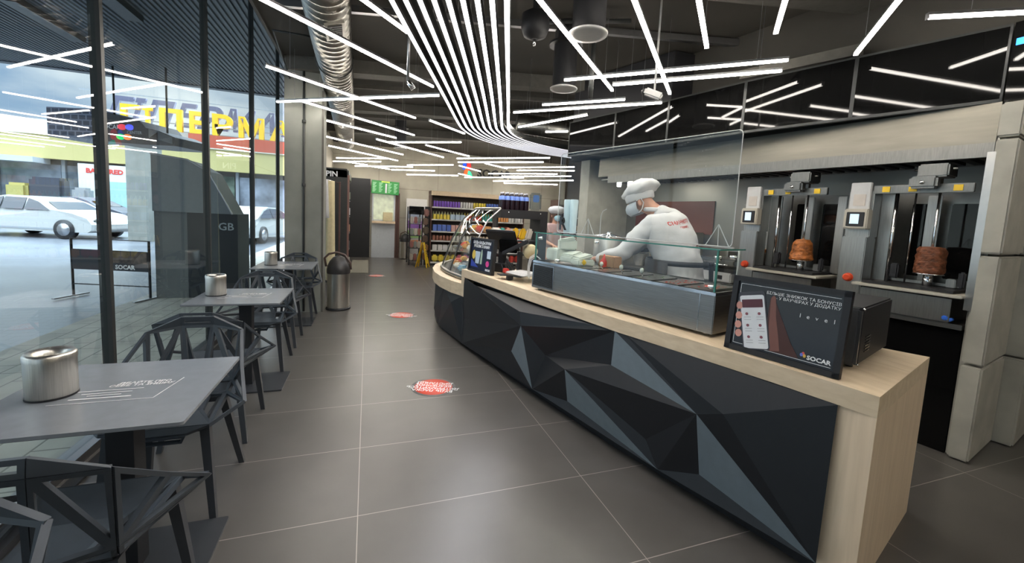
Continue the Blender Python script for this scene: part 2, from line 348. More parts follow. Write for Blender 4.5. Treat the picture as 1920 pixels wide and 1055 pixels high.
# LED line lights: one thing per line
STRIPS = [(-1.025, 2.79, 0.614, 4.459, 2.74), (-0.937, 4.598, 0.6, 6.023, 2.74), (-1.106, 6.085, 0.731, 4.737, 2.74), (-0.649, 2.178, 0.254, 3.246, 2.74), (-0.792, 5.878, 0.724, 7.361, 2.74), (-0.66, 6.913, 0.455, 7.829, 2.74), (-0.763, 8.482, 0.744, 10.002, 2.74), (-0.818, 9.683, 0.708, 11.265, 2.74), (-0.799, 11.9, 0.42, 11.02, 2.74), (-0.941, 12.79, 0.316, 11.857, 2.74), (-0.609, 12.522, -0.037, 12.9, 2.727), (-0.37, 12.9, 1.157, 11.822, 2.668), (0.078, 12.547, 0.588, 12.9, 2.658), (0.634, 12.9, 1.803, 12.126, 2.646), (1.082, 12.9, 2.44, 11.879, 2.542), (0.117, 8.183, 1.644, 9.797, 2.74), (0.334, 8.419, 1.583, 7.534, 2.74), (1.029, 8.268, 2.116, 9.21, 2.74), (0.795, 6.05, 1.45, 6.717, 2.74), (1.021, 12.091, 2.139, 11.096, 2.74), (1.951, 9.761, 3.666, 8.253, 2.74), (2.118, 10.444, 3.83, 8.973, 2.74), (2.737, 10.164, 3.557, 10.851, 2.74), (2.273, 11.12, 3.14, 12.11, 2.74), (3.386, 10.699, 4.787, 9.264, 2.74), (3.896, 11.019, 5.156, 9.965, 2.74), (3.506, 12.525, 5.163, 11.027, 2.74), (4.06, 12.9, 5.68, 11.161, 2.73), (2.837, 12.9, 4.31, 11.5, 2.6), (3.781, 12.9, 5.483, 10.624, 2.555), (4.144, 12.9, 5.598, 11.91, 2.514), (2.522, 12.369, 3.023, 12.9, 2.648), (2.042, 5.777, 2.536, 4.643, 2.74), (2.505, 5.87, 2.775, 5.646, 2.74), (0.489, 1.989, 2.265, 3.69, 2.74), (0.995, 1.753, 2.81, 3.507, 2.74), (0.866, 1.211, 2.301, 2.511, 2.74), (1.253, 0.911, 2.519, 2.141, 2.74), (2.152, 1.006, 3.312, 2.143, 2.74), (1.713, 3.641, 3.011, 2.424, 2.74), (2.179, 3.547, 3.173, 2.601, 2.74), (3.099, 1.637, 4.579, 0.689, 2.74), (1.872, 4.526, 2.556, 3.888, 2.74), (1.696, 5.026, 2.957, 3.798, 2.74),
          (-.9, -.2, .4, .9, 2.74), (-.7, -1.6, .6, -.5, 2.74), (1.0, -1.2, 2.4, -2.0, 2.74), (2.9, -1.9, 3.9, -.5, 2.74), (2.2, -.9, 3.3, -.2, 2.74), (4.3, -1.2, 5.3, .3, 2.74), (1.6, -2.4, 3.2, -2.5, 2.74), (3.8, -2.6, 5.4, -2.0, 2.74)]  # added bars behind the viewer, unseen, for extra light and glass reflections
SL = ['long bright light bar from above the window toward the room centre', 'light bar in front of the concrete column, sloping away', 'light bar crossing the column top, its right end at the curved strips', 'light bar cut by the top edge, left of the curved strips', 'light bar starting beside the concrete column, above the tables row', 'light bar beginning at the right edge of the concrete column', 'light bar under the duct, second beyond the column', 'light bar under the duct, third beyond the column', 'short light bar across the duct far end, upper of a pair', 'light bar across the duct far end, lower of a pair', 'tiny light bar low above the dark wardrobe shelving', 'light bar above the green lit screen, lying crosswise', 'short light bar joining the crosswise bar above the green screen', 'light bar right of the green screen, lying crosswise', 'lowest light bar above the drinks shelving left end', 'light bar left of the curve of the ribbon lights, sloping away', 'crosswise light bar left of the ribbon lights bend', 'light bar just under the bend of the ribbon lights', 'short light bar touching the outermost ribbon light', 'crosswise light bar left of the coloured wall logo', 'upper crosswise light bar right above the wall logo', 'second crosswise light bar touching the wall logo top', 'short light bar right of the wall logo, sloping', 'short light bar passing over the wall logo', 'crosswise light bar near the kitchen wall end, uppermost there', 'crosswise light bar near the kitchen wall end, second there', 'crosswise light bar above the cola bottles, third layer', 'crosswise light bar above the cola bottles, fourth layer', 'crosswise light bar low over the shelving, left of the bottles', 'low crosswise light bar over the bottles, far back', 'lowest and farthest crosswise light bar by the back wall', 'tiny light bar under the wall logo', 'light bar beside the ribbon lights, pointing to the black panels', 'very short light bar beside the duct by the kitchen', 'light bar running from the top edge to the crossing before the round downlight', 'light bar right of the round downlight, crossing the long pair', 'short thick light bar cut by the top edge above the chef', 'light bar cut by the top edge, tilting left above the hood', 'light bar ending at the top of the black glossy panels', 'upper bar of the long crosswise pair above the chef', 'lower bar of the long crosswise pair above the chef', 'light bar at the top right corner of the view', 'upper short bar of the trio left of the glossy panels', 'middle bar of the trio left of the glossy panels', 'fill light bar added behind the viewer near the window', 'fill light bar added behind the viewer, left', 'fill light bar added behind the viewer, middle', 'fill light bar added behind the viewer, right', 'fill light bar added behind the viewer nearest the counter end', 'fill light bar added behind the viewer beyond the block pier', 'fill light bar added farthest behind the viewer, middle', 'fill light bar added farthest behind the viewer, right']
for i, (x0, y0, x1, y1, z) in enumerate(STRIPS):
    L = math.hypot(x1-x0, y1-y0); a = math.atan2(y1-y0, x1-x0)
    t = thing('linear_light', 'white suspended '+SL[i], 'light', ((x0+x1)/2, (y0+y1)/2, z), a, 'suspended LED bars')
    P('housing', MB().box((0, 0, .031), (L, .029, .017)), M['alu'], t)
    P('diffuser', MB().rbox((0, 0, .014), (L-.012, .027, .018), .005), M['white_led'], t)
    for sx in (-1, 1):
        P('end_cap', MB().box((sx*(L/2-.002), 0, .021), (.004, .030, .037)), M['alu'], t)
        P('suspension_wire', MB().cyl((sx*L*.38, 0, .04), (sx*L*.38, 0, 3.38-z), .0016, 5), M['alu'], t)
# nine parallel ribbon lights that bend toward the kitchen
Apts = [(-.52, .9), (0.12, 2.8), (0.376, 3.55), (0.78, 4.73), (1.18, 5.92), (1.34, 6.33), (1.56, 6.70), (1.86, 7.05), (2.28, 7.36), (2.84, 7.62), (3.5, 7.82), (4.3, 7.98)]
def catm(pts, n=7):
    o = []
    for i in range(len(pts)-1):
        p = [Vector(pts[max(0, min(len(pts)-1, i+k))]) for k in (-1, 0, 1, 2)]
        for j in range(n):
            t = j/n; o.append(.5*((2*p[1])+(-p[0]+p[2])*t+(2*p[0]-5*p[1]+4*p[2]-p[3])*t*t+(-p[0]+3*p[1]-3*p[2]+p[3])*t**3))
    return o+[Vector(pts[-1])]
Apts = [(x*.899, y*.899) for x, y in Apts]
base = catm(Apts)
names9 = ['outermost left', 'second from the left', 'third from the left', 'fourth from the left', 'middle', 'fourth from the right', 'third from the right', 'second from the right', 'innermost right']
for k in range(9):
    off = k*.0796; path = []
    for i, q in enumerate(base):
        dd = (base[min(i+1, len(base)-1)]-base[max(i-1, 0)]).normalized(); nrm = Vector((dd.y, -dd.x)); path.append(q+nrm*off)
    t = thing('ribbon_light', names9[k]+' of the nine curved ribbon lights sweeping across the ceiling', 'light', (path[14].x, path[14].y, 2.62), 0, 'curved ribbon lights')
    def ribbon(z0, z1, w, lat=0):
        b = MB(); vs = []
        for i, q in enumerate(path):
            dd = (path[min(i+1, len(path)-1)]-path[max(i-1, 0)]).normalized(); nr = Vector((dd.y, -dd.x))*w/2; q = q+Vector((dd.y, -dd.x))*lat
            vs += [(q.x-nr.x, q.y-nr.y, z0), (q.x+nr.x, q.y+nr.y, z0), (q.x+nr.x, q.y+nr.y, z1), (q.x-nr.x, q.y-nr.y, z1)]
        n = len(path); fs = [(i*4+a, i*4+(a+1) % 4, i*4+4+(a+1) % 4, i*4+4+a) for i in range(n-1) for a in range(4)]+[(0, 3, 2, 1), (n*4-4, n*4-3, n*4-2, n*4-1)]
        return b.add(vs, fs)
    P('housing', ribbon(2.634, 2.69, .036), M['frame'], t, True)
    for sd in (-1, 1): P('side_fin', ribbon(2.612, 2.634, .004, sd*.016), M['alu'], t, True)
    P('diffuser', ribbon(2.629, 2.6335, .027), M['led_cool'], t, True)
    for i in (10, 34, 62):
        if i < len(path): P('suspension_wire', MB().cyl((path[i].x, path[i].y, 2.69), (path[i].x, path[i].y, 3.38), .0015, 5), M['alu'], t, True)
# downlights on black cylinders
for (x, y, lab) in ((1.436, 2.706, 'large round black cylinder downlight between the crossing light bars'), (1.829, 3.889, 'smaller looking round downlight farther back beside the ribbon lights'), (.62, 9.1, 'round downlight far back near the duct')):
    t = thing('downlight', lab, 'light', (x, y, 2.75), 0, 'round downlights')
    P('can', MB().lathe([(.115, .02), (.115, .63)], seg=32), M['black'], t)
    P('collar', MB().lathe([(.165, .42), (.165, .44)], seg=32), M['black'], t)
    P('rim', MB().lathe([(.10, 0), (.134, .0), (.137, .012), (.115, .022)], seg=32), M['white'], t)
    P('lens', MB().lathe([(.0001, .004), (.1, .004), (.1, .012)], seg=32), M['white_led'], t)
t = thing('ceiling_speaker', 'dark round ceiling speaker with bracket above the ribbon lights right side', 'speaker', (1.36, 3.55, 3.02))
P('body', MB().lathe([(.03, 0), (.10, .03), (.125, .10), (.12, .20), (.06, .24)], (0, 0, 0)), M['black'], t); P('bracket', MB().bar((0, 0, .22), (0, 0, .36), .04, .04), M['black'], t); P('nozzle', MB().cyl((0, 0, -.05), (0, 0, .01), .012), M['chrome'], t)
t = thing('ceiling_pipe', 'dark vertical pipe with flared ceiling plate right of the big downlight', 'pipe', (1.95, 3.55, 2.6))
P('pipe', MB().cyl((0, 0, 0), (0, 0, .70), .022), M['frame'], t); P('flange', MB().lathe([(.025, .66), (.09, .76), (.09, .78)]), M['frame'], t); P('branch', MB().cyl((-.5, .28, .70), (.3, -.12, .70), .02), M['frame'], t)
t = thing('security_camera', 'small white security camera hanging below the long pair of light bars', 'camera', (2.20, 2.95, 2.52))
P('housing', MB().rbox((0, 0, 0), (.15, .06, .06), .012, R=Euler((0, .4, -.7)).to_matrix()), M['white'], t); P('lens', MB().sph((-.055, .05, .025), .022), M['black'], t); P('mount', MB().cyl((.01, 0, .02), (.01, 0, .86), .008), M['white'], t)
t = thing('track_spotlight', 'small silver pipe lamp hanging left of the ribbon lights', 'light', (.32, 3.95, 2.62))
P('stem', MB().cyl((0, 0, 0), (0, 0, .76), .013), M['alu'], t); P('head', MB().cyl((0, 0, 0), (.05, .0, -.06), .022), M['chrome'], t)
T('conduit_pipe', MB().tube([(-.98, 6.2, 3.1), (-.98, 5.2, 3.30), (-.55, 5.2, 3.30)], .012), M['frame'], 'thin dark conduit bending along the ceiling above the column', 'pipe', keep=True)
T('air_pipe', MB().cyl((2.3, 6.6, 3.0), (4.4, 6.2, 2.86), .16, 24), M['duct'], 'fat grey duct end behind the ribbon lights bend', 'duct', keep=True)
# ================================================================== SERVICE COUNTER
front = [(1.843, .955), (1.83, 1.03), (1.76, 1.33), (1.65, 1.72), (1.51, 2.18), (1.43, 2.52), (1.28, 3.2), (1.14, 3.9), (1.02, 4.45)]
low = [(1.02, 4.45), (.93, 4.72), (.862, 5.1), (.845, 5.45), (.88, 5.85), (.99, 6.3), (1.25, 6.8), (1.7, 7.15)]
ctr = thing('service_counter', 'long oak topped service counter with faceted charcoal front, curving away', 'counter', (1.7, 2.2, 0))
def offs(pts, dist):
    out = []
    for i, q in enumerate(pts):
        a = Vector(pts[max(0, i-1)]); b = Vector(pts[min(len(pts)-1, i+1)]); d_ = (b-a).normalized(); n = Vector((d_.y, -d_.x)); out.append(tuple(Vector(q)+n*dist))
    return out
inner = offs(front, .62)
toppoly = front+inner[:2:-1]+[(2.52, 1.80), (2.66, 1.40), (2.742, 1.235)]
P('countertop', MB().prism(toppoly, .765, .85), M['wood'], ctr, True)
# end panel (waterfall side)
e0, e1 = Vector((1.843, .955)), Vector((2.742, 1.235)); ed = (e1-e0).normalized(); en = Vector((-ed.y, ed.x))
fd = (Vector(front[2])-Vector(front[0])).normalized()
P('end_panel', MB().prism([tuple(e0), tuple(e1), tuple(e1+en*.13), tuple(e0+ed*.02+fd*.135)], 0, .765), M['woodx'], ctr, True)
# waterfall between high and low parts, then the low curved shelf
h0 = Vector(front[-1]); hd = (Vector(front[-1])-Vector(front[-2])).normalized(); hn = Vector((hd.y, -hd.x))
P('step_panel', MB().prism([tuple(h0+hd*.001), tuple(h0+hd*.07), tuple(h0+hd*.07+hn*.60), tuple(h0+hn*.60)], .545, .85), M['wood'], ctr, True)
li = [(2.0, 7.0), (1.75, 6.6), (1.62, 6.0), (1.58, 5.4), (1.62, 4.75)]
P('low_countertop', MB().prism([tuple(h0+hd*.07)]+low[1:]+li, .545, .685), M['wood'], ctr, True)
# faceted front: vertices stand proud of, or sit back from, the cabinet face
FV = {'a0': [1.025, 4.428, 0.764], 'a1': [1.09, 4.175, 0.72], 'a2': [1.482, 2.345, 0.764], 'a3': [1.51, 2.224, 0.764], 'a4': [1.532, 2.143, 0.764], 'a5': [1.819, 1.079, 0.764], 'm1': [1.214, 3.175, 0.673], 'm2': [1.207, 3.114, 0.571], 'L': [1.025, 4.43, 0.302], 'b0': [1.005, 4.377, 0.039], 'm3': [1.207, 3.312, 0.288], 'm4': [1.353, 2.916, 0.375], 'm5': [1.501, 2.223, 0.538], 'm6': [1.348, 2.566, 0.393], 'm7': [1.403, 2.597, 0.135], 'm8': [1.596, 1.581, 0.508], 'm9': [1.562, 1.906, 0.2], 'm10': [1.623, 1.447, 0.57], 'm11': [1.665, 1.593, 0.163], 'b1': [1.279, 2.972, 0.08], 'b2': [1.574, 1.8, 0.076], 'b3': [1.782, 1.062, 0.09],
      'c0': [0.9, 5.67, 0.545], 'c1': [0.85, 5.419, 0.202], 'c2': [0.88, 5.217, 0.031], 'c3': [0.931, 4.69, 0.436], 'c4': [0.913, 5.064, 0.545], 'c5': [1.012, 4.493, 0.545], 'd0': [1.25, 6.75, .545], 'd1': [1.2, 6.7, .03]}
FF = ['a0 a1 m2', 'a0 m2 L', 'L m2 b0', 'b0 m2 m3', 'b0 m3 b1', 'm2 b1 m4', 'm2 m4 a3', 'a1 m1 m2', 'm1 a2 m2', 'a2 a3 m2', 'a1 a2 m1', 'm4 a3 m5', 'm4 m5 m6', 'b1 m4 m6', 'b1 m6 m7', 'b1 m7 b2', 'm5 m8 m6', 'm6 m8 m9', 'm6 m9 b2', 'a3 a4 m8', 'a4 m10 m8', 'm10 b3 m8', 'a4 a5 m10', 'm10 a5 b3', 'm9 m8 b2', 'b2 m8 m11', 'b2 m11 b3',
      'a0 L c5', 'c5 L b0', 'c5 b0 c3', 'c5 c3 c4', 'c3 b0 c2', 'c4 c3 c2', 'c4 c2 c1', 'c4 c1 c0', 'c0 c1 d1', 'c0 d1 d0', 'c1 c2 d1']
FG = ['a3 m8 m5', 'm6 b2 m7', 'm8 m11 b3', 'm3 m2 b1']  # four facets set in a lighter blue-grey than the others
def facets(lst):
    b = MB()
    for f in lst: b.add([FV[k] for k in f.split()], [(0, 1, 2)])
    return b
fp = P('faceted_front', facets(FF), M['panel'], ctr, True)
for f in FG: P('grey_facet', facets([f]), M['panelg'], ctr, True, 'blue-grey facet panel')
core = offs(front, .12)
P('carcass', MB().prism([(x, y) for x, y in core[2:]]+offs(front, .5)[:1:-1], .06, .763).prism(offs(low, .12)[1:-2]+offs(low, .5)[-3:0:-1], .06, .54).prism([(1.95, 1.12), (2.02, 1.42), (2.6, 1.6), (2.66, 1.34)], .0, .763), M['black'], ctr, True)
P('plinth', MB().prism(offs(front, .03)[1:]+offs(low, .05)[1:-2]+offs(low, .3)[-3:0:-1]+offs(front, .3)[:0:-1], 0, .085), M['black'], ctr, True)
# ------------------------------------------------------------------ chilled glass case on the counter
co = Vector((1.79, 1.72, 0)); cs = Vector((-.282, .959, 0)); cn = Vector((.959, .282, 0))
def cp(s, t, z): return co+cs*s+cn*t+Vector((0, 0, z))
Rc = Matrix((-cs, cn*-1, Vector((0, 0, 1)))).transposed(); Rc = Matrix((cs, cn, Vector((0, 0, 1)))).transposed()
case = thing('refrigerated_display_case', 'stainless countertop chilled case with straight green-edged glass, chef behind it', 'display case', (1.6, 2.6, .85))
def cbox(b, s0, s1, t0, t1, z0, z1, mi=0, r=0):
    c = cp((s0+s1)/2, (t0+t1)/2, (z0+z1)/2); d_ = (abs(s1-s0), abs(t1-t0), abs(z1-z0))
    return b.rbox(c, d_, r, mi=mi, R=Rc) if r else b.box(c, d_, mi=mi, R=Rc)
sb = MB(); cbox(sb, 0, 1.60, 0, .44, .87, 1.085, r=.004); P('steel_body', sb, M['steelh'], case, True)
sb = MB(); cbox(sb, 0, 1.60, 0, .012, 1.085, 1.103); cbox(sb, 0, 1.60, .43, .44, 1.085, 1.103); cbox(sb, 0, .012, .0, .44, 1.085, 1.103); cbox(sb, 1.588, 1.60, .0, .44, 1.085, 1.103); cbox(sb, .085, .089, -.002, .0, .872, 1.1); P('rim', sb, M['chrome'], case, True)
sb = MB(); cbox(sb, 1.32, 1.585, -.004, .0, .885, 1.075); gr = P('vent_grille', sb, M['chrome'], case, True)
sb = MB(); cbox(sb, 1.332, 1.573, -.007, -.003, .895, 1.066)
P('vent_mesh', sb, M['black'], gr, True)
sb = MB()
for k in range(17): cbox(sb, 1.335, 1.57, -.010, -.006, .900+k*.0098, .9025+k*.0098)
P('vent_louvre', sb, M['steeld'], gr, True)
for s_, t_ in ((.06, .05), (1.54, .05), (.06, .38), (1.54, .38)): P('foot', MB().cyl(cp(s_, t_, .85), cp(s_, t_, .872), .018, 12), M['steel'], case, True)
sb = MB(); cbox(sb, .02, 1.58, .012, .018, 1.104, 1.335); P('front_glass', sb, M['cglass'], case, True)
sb = MB(); cbox(sb, .0, 1.60, .005, .28, 1.335, 1.341); P('top_glass', sb, M['cglass'], case, True)
for s0, nm in ((.014, 'side_glass'), (1.58, 'side_glass')):
    sb = MB(); cbox(sb, s0, s0+.006, .02, .28, 1.104, 1.335); P(nm, sb, M['cglass'], case, True)
sb = MB(); cbox(sb, -.002, 1.602, .002, .006, 1.334, 1.342); cbox(sb, -.003, .001, .005, .28, 1.334, 1.342); cbox(sb, .012, .021, .010, .020, 1.104, 1.335); cbox(sb, 1.58, 1.589, .010, .020, 1.104, 1.335); P('glass_edge', sb, M['gedge'], case, True)
for s_ in (.03, 1.57):
    P('corner_post', MB().cyl(cp(s_, .275, 1.10), cp(s_, .275, 1.34), .005, 8), M['white'], case, True)
for s_, t_, z_ in ((.03, .05, 1.29), (.03, .22, 1.29), (1.57, .05, 1.29), (.05, .05, 1.125), (1.34, .05, 1.125), (1.12, .26, 1.29)):
    P('glass_clamp', MB().cyl(cp(s_-.015, t_, z_), cp(s_+.02, t_, z_), .012, 12), M['chrome'], case, True)
# plexiglass sneeze screen with wire easels
scr = thing('plexiglass_screen', 'large clear plexiglass sneeze screen standing on the chilled case', 'screen', tuple(cp(.75, .12, 1.342)))
sb = MB(); Ms = frame(cp(0, .12, 1.352), cs, (0, 0, 1)); rr_ = rrect(0, 0, 1.45, .64, .025)
pts = [Ms @ Vector((x, y, 0)) for x, y in rr_]; sb.slab(pts, .004); P('sheet', sb, M['cglass'], scr, True)
edge = [Ms @ Vector((x, y, .002)) for x, y in rr_]; P('sheet_edge', MB().tube(edge, .0028, 6, closed=True), M['white'], scr, True)
for s0 in (.10, 1.13):
    b = MB(); b.bar(cp(s0-.10, .14, 1.348), cp(s0+.10, .14, 1.348), .022, .008); ap = cp(s0, .15, 1.475)
    b.cyl(cp(s0-.07, .15, 1.35), ap, .0028, 6).cyl(cp(s0+.07, .15, 1.35), ap, .0028, 6).cyl(cp(s0, .16, 1.35), ap, .0028, 6)
    P('wire_easel', b, M['white'], scr, True)
P('hook', MB().tube([cp(1.0, .15, 1.345), cp(1.0, .15, 1.50), cp(.985, .15, 1.535), cp(.95, .15, 1.55)], .003, 6), M['white'], scr, True)
# food pans and utensils inside the case
for k in range(6):
    t = thing('food_pan', ('steel food pan of %s in the chilled case, %s' % (['sliced tomato', 'red sauce', 'green salad', 'white cabbage', 'grated carrot', 'cucumber'][k], ['nearest the advert frame', 'second from the advert frame', 'third from the advert frame', 'third from the containers', 'second from the containers', 'nearest the foam containers'][k])), 'food pan', tuple(cp(.10+.19*k, .21, 1.088)), math.atan2(cs.y, cs.x), 'food pans in the case')
    P('pan', MB().rbox((.06, 0, .005), (.165, .30, .012), .004), M['steeld'], t)
    hb = MB()
    for j in range(24 if k < 2 else 10):
        hb.sph((.06+random.uniform(-.06, .06), random.uniform(-.12, .12), .008), random.uniform(.008, .012), 6, e=(1, 1.3, .5))
    o_ = P('food', hb, cm([(.62, .06, .03), (.5, .04, .02), (.06, .14, .03), (.3, .31, .25), (.35, .12, .02), (.1, .18, .06)][k]), t); o_['kind'] = 'stuff'
for k, (s_, lab) in enumerate(((.72, 'steel tongs with pale handle nearer the chef hand'), (.55, 'steel tongs with pale handle left of the round knob'), (.90, 'short pale tongs beside the chef wrist'))):
    t = thing('serving_tongs', lab+' in the chilled case', 'tongs', tuple(cp(s_, .07, 1.11)))
    P('arms', MB().tube([cp(s_, .10, 1.105), cp(s_-.01, .07, 1.14)], [.005, .004], 8), M['chrome'], t, True); P('handle', MB().sph(cp(s_-.012, .068, 1.152), .014, 10, e=(1, 1, 1.3)), M['foam'], t, True)
T('foam_box', MB().rbox(cp(1.50, .20, 1.16), (.16, .16, .10), .012, R=Rc), M['foam'], 'square white foam takeaway box at the far end of the case', 'box')
for k, (s_, t_, z_, w_, lab) in enumerate(((1.36, .22, 1.135, .17, 'lower white clamshell container next to the yellow pack'), (1.21, .20, 1.125, .15, 'flat white clamshell container lying nearest the chef hand'), (1.44, .24, 1.25, .12, 'upright white paper container on the foam box'))):
    b = MB(); R2 = Rc @ Matrix.Rotation(.3*k, 3, 'Z')
    b.rbox(cp(s_, t_, z_), (w_, .15, .055 if k < 2 else .09), .012, R=R2).rbox(cp(s_, t_, z_+.04), (w_*.9, .13, .03), .012, R=R2 @ Matrix.Rotation(.25, 3, 'X'))
    T('takeaway_container', b, M['foam'], lab, 'container', 'takeaway containers')
T('lemon_pack', MB().rbox(cp(1.145, .15, 1.13), (.03, .04, .04), .01), M['yellow'], 'small yellow pack at the containers end', 'pack')
T('sauce_bottle', MB().lathe([(.03, 0), (.032, .05), (.012, .08), (.004, .11)], cp(1.10, .33, 1.09), 16), M['red'], 'small red sauce bottle by the chef hand', 'bottle')
T('cardboard_tray', MB().rbox(cp(1.08, .38, 1.14), (.16, .1, .09), .006, R=Rc), M['card'], 'brown cardboard tray behind the red sauce bottle', 'tray')
t = thing('steel_pot', 'tall brushed steel urn behind the foam containers', 'pot', tuple(cp(1.32, .62, .85)))
P('drum', MB().lathe([(.13, 0), (.13, .46), (.122, .47)], seg=36), M['steel'], t); P('lid', MB().lathe([(.135, .47), (.135, .485), (.02, .50), (.02, .52)], seg=36), M['chrome'], t)
t = thing('paper_cup_stack', 'pale blue stack of printed paper cups beside the second worker', 'cups', tuple(cp(1.42, .20, 1.345)))
for k, (dx, rot) in enumerate(((0, 0), (.075, .1))):
    P('cup_tower', MB().lathe([(.026, 0), (.034, .27), (.030, .28)], (cs.x*dx*-1, cs.y*dx*-1, .0), 18), cm((.55, .68, .74)), t)
Mt = frame(cp(1.42, .15, 1.42), -cs, (0, 0, 1)); P('print', textm('r', 'R', .15, M['black'], Mt, bold=.004), M['black'], t, True)
# ------------------------------------------------------------------ advert frame, nearest end of counter
P0, P1 = Vector((1.742, 1.585, .852)), Vector((1.868, 1.115, .852))
adx = (P1-P0).normalized(); adn = Vector((adx.y, -adx.x, 0)); W_ = (P1-P0).length
ad = thing('advert_frame', 'black framed advert with a hand holding a phone, standing at the counter end', 'picture frame', tuple((P0+P1)/2))
Ma = frame(P0, adx, Vector((0, 0, 1))+adn*-.0)
tilt = Matrix.Rotation(-.10, 4, 'X'); Ma = Ma @ tilt
H_ = .372
def apr(x0, y0, x1, y1, z0, z1):
    b = MB(); ps = [(x0, y0), (x1, y0), (x1, y1), (x0, y1)]; b.add([Ma @ Vector((x, y, z)) for z in (z0, z1) for x, y in ps], [(3, 2, 1, 0), (4, 5, 6, 7), (0, 1, 5, 4), (1, 2, 6, 5), (2, 3, 7, 6), (3, 0, 4, 7)]); return b
P('backing', apr(.01, .01, W_-.01, H_-.01, -.012, .0), M['posterbg'], ad, True)
fr = MB()
for q in ((0, 0, W_, .026), (0, H_-.026, W_, H_), (0, 0, .026, H_), (W_-.026, 0, W_, H_)):
    b = apr(*q, -.018, .010); fr.add(b.v, b.f)
P('frame_border', fr, M['black'], ad, True)
kl = MB()
for q in ((.036, .036, W_-.036, .038), (.036, H_-.038, W_-.036, H_-.036), (.036, .036, .038, H_-.036)): 
    b = apr(*q, .0, .001); kl.add(b.v, b.f)
P('keyline', kl, M['textw'], ad, True)
phone = Matrix.Translation((.118, .175, 0)) @ Matrix.Rotation(math.radians(13), 4, 'Z')
Mp = Ma @ phone
skin_p = cm((.62, .30, .24)); skin_d = cm((.07, .026, .020))
P('printed_hand', poly2(Ma, [(.155, .04), (.33, .04), (.29, .10), (.245, .19), (.215, .25), (.195, .292), (.18, .29), (.178, .24), (.18, .16)], .0012), skin_d, ad, True)
P('printed_thumb', poly2(Ma, arcp(.193, .28, .011, 180, 0, 6, .02)+[(.215, .20), (.235, .12), (.25, .05), (.21, .04), (.19, .15)], .0014), cm((.20, .085, .065)), ad, True)
P('printed_phone', poly2(Mp, rrect(-.062, -.15, .062, .13, .014), .002), cm((.05, .05, .06)), ad, True)
P('phone_screen', poly2(Mp, rrect(-.056, -.145, .056, .112, .01), .0027), cm((.74, .76, .78)), ad, True)
P('phone_banner', poly2(Mp, rrect(-.048, .052, .048, .092, .003), .0034), cm((.10, .03, .04)), ad, True)
ic = MB()
for r_ in range(3):
    for c_ in range(2):
        b = poly2(Mp, arcp(-.03+.058*c_, .022-.056*r_, .007, 0, 330, 9), .0034); ic.add(b.v, b.f)
P('phone_icon', ic, cm((.25, .08, .10)), ad, True)
ln = MB()
for r_ in range(3):
    for c_ in range(2):
        for q in range(2):
            b = poly2(Mp, [(-.044+.058*c_, .005-.056*r_-.012*q), (-.012+.058*c_, .005-.056*r_-.012*q), (-.012+.058*c_, .007-.056*r_-.012*q), (-.044+.058*c_, .007-.056*r_-.012*q)], .0034); ln.add(b.v, b.f)
P('phone_line', ln, cm((.3, .3, .32)), ad, True)
for k, (x, y) in enumerate(((.044, .225), (.048, .175), (.050, .130), (.058, .088))):
    P('printed_finger', poly2(Ma, [(x+.016*math.cos(a), y+.019*math.sin(a)) for a in [math.pi*2*j/12 for j in range(12)]], .0030), skin_p, ad, True)
P('heading', textm('h', 'БІЛЬШЕ ЗНИЖОК ТА БОНУСІВ\n- У ВАУЧЕРАХ У ДОДАТКУ', .0195, M['textw'], Ma @ Matrix.Translation((.455, .300, .001)), align='RIGHT', sx=1.0), M['textw'], ad, True)
P('logo_word', textm('l', 'l   e   v   e   l', .026, M['textw'], Ma @ Matrix.Translation((.375, .232, .001)), sx=1.0), M['textw'], ad, True)
P('brand_word', textm('s', 'SOCAR', .026, M['textw'], Ma @ Matrix.Translation((.405, .055, .001)), sx=1.05, bold=.0008), M['textw'], ad, True)
for (dx, dy, c_) in ((0, .006, (.7, .1, .1)), (-.006, 0, (.15, .2, .7)), (.006, -.003, (.8, .5, .1))):
    P('brand_mark', poly2(Ma, [(.345+dx+.006*math.cos(a), .062+dy+.008*math.sin(a)) for a in [math.pi*2*j/10 for j in range(10)]], .001+.0006*abs(dx)/.006), cm(c_), ad, True)
P('easel_leg', MB().bar(Ma @ Vector((W_*.5, .28, -.015)), Ma @ Vector((W_*.5, .04, -.07)), .03, .006), M['black'], ad, True)
# ------------------------------------------------------------------ microwave oven behind it
mw = thing('microwave_oven', 'black countertop microwave oven behind the advert frame', 'microwave', (2.28, 1.42, .852))
mx = Vector((.948, .318, 0)); my = Vector((-.318, .948, 0)); Rm_ = Matrix((mx, my, Vector((0, 0, 1)))).transposed()
mo = Vector((2.072, 1.175, 0))
def mp_(x, y, z): return mo+mx*x+my*y+Vector((0, 0, z))
P('cabinet', MB().rbox(mp_(.31, .24, 1.0), (.56, .47, .265), .008, R=Rm_), M['black'], mw, True)
P('door', MB().rbox(mp_(.012, .24, 1.0), (.04, .47, .265), .012, R=Rm_), mat('dark_grey_door', (.06, .062, .066), .25), mw, True)
P('door_window', MB().rbox(mp_(-.01, .30, 1.0), (.006, .30, .19), .003, R=Rm_), M['blackg'], mw, True)
P('door_handle', MB().tube([mp_(-.008, .075, .90), mp_(-.045, .075, .93), mp_(-.048, .075, 1.0), mp_(-.045, .075, 1.07), mp_(-.008, .075, 1.10)], .011, 10), M['alu'], mw, True)
for x, y in ((.06, .04), (.56, .04), (.06, .44), (.56, .44)): P('foot', MB().cyl(mp_(x, y, .852), mp_(x, y, .87), .015, 10), M['black'], mw, True)
vb = MB()
for i in range(5):
    for j in range(6): vb.box(mp_(.12+.016*i, .003, .92+.014*j), (.009, .004, .005), R=Rm_)
P('vent_hole', vb, M['blackg'], mw, True)
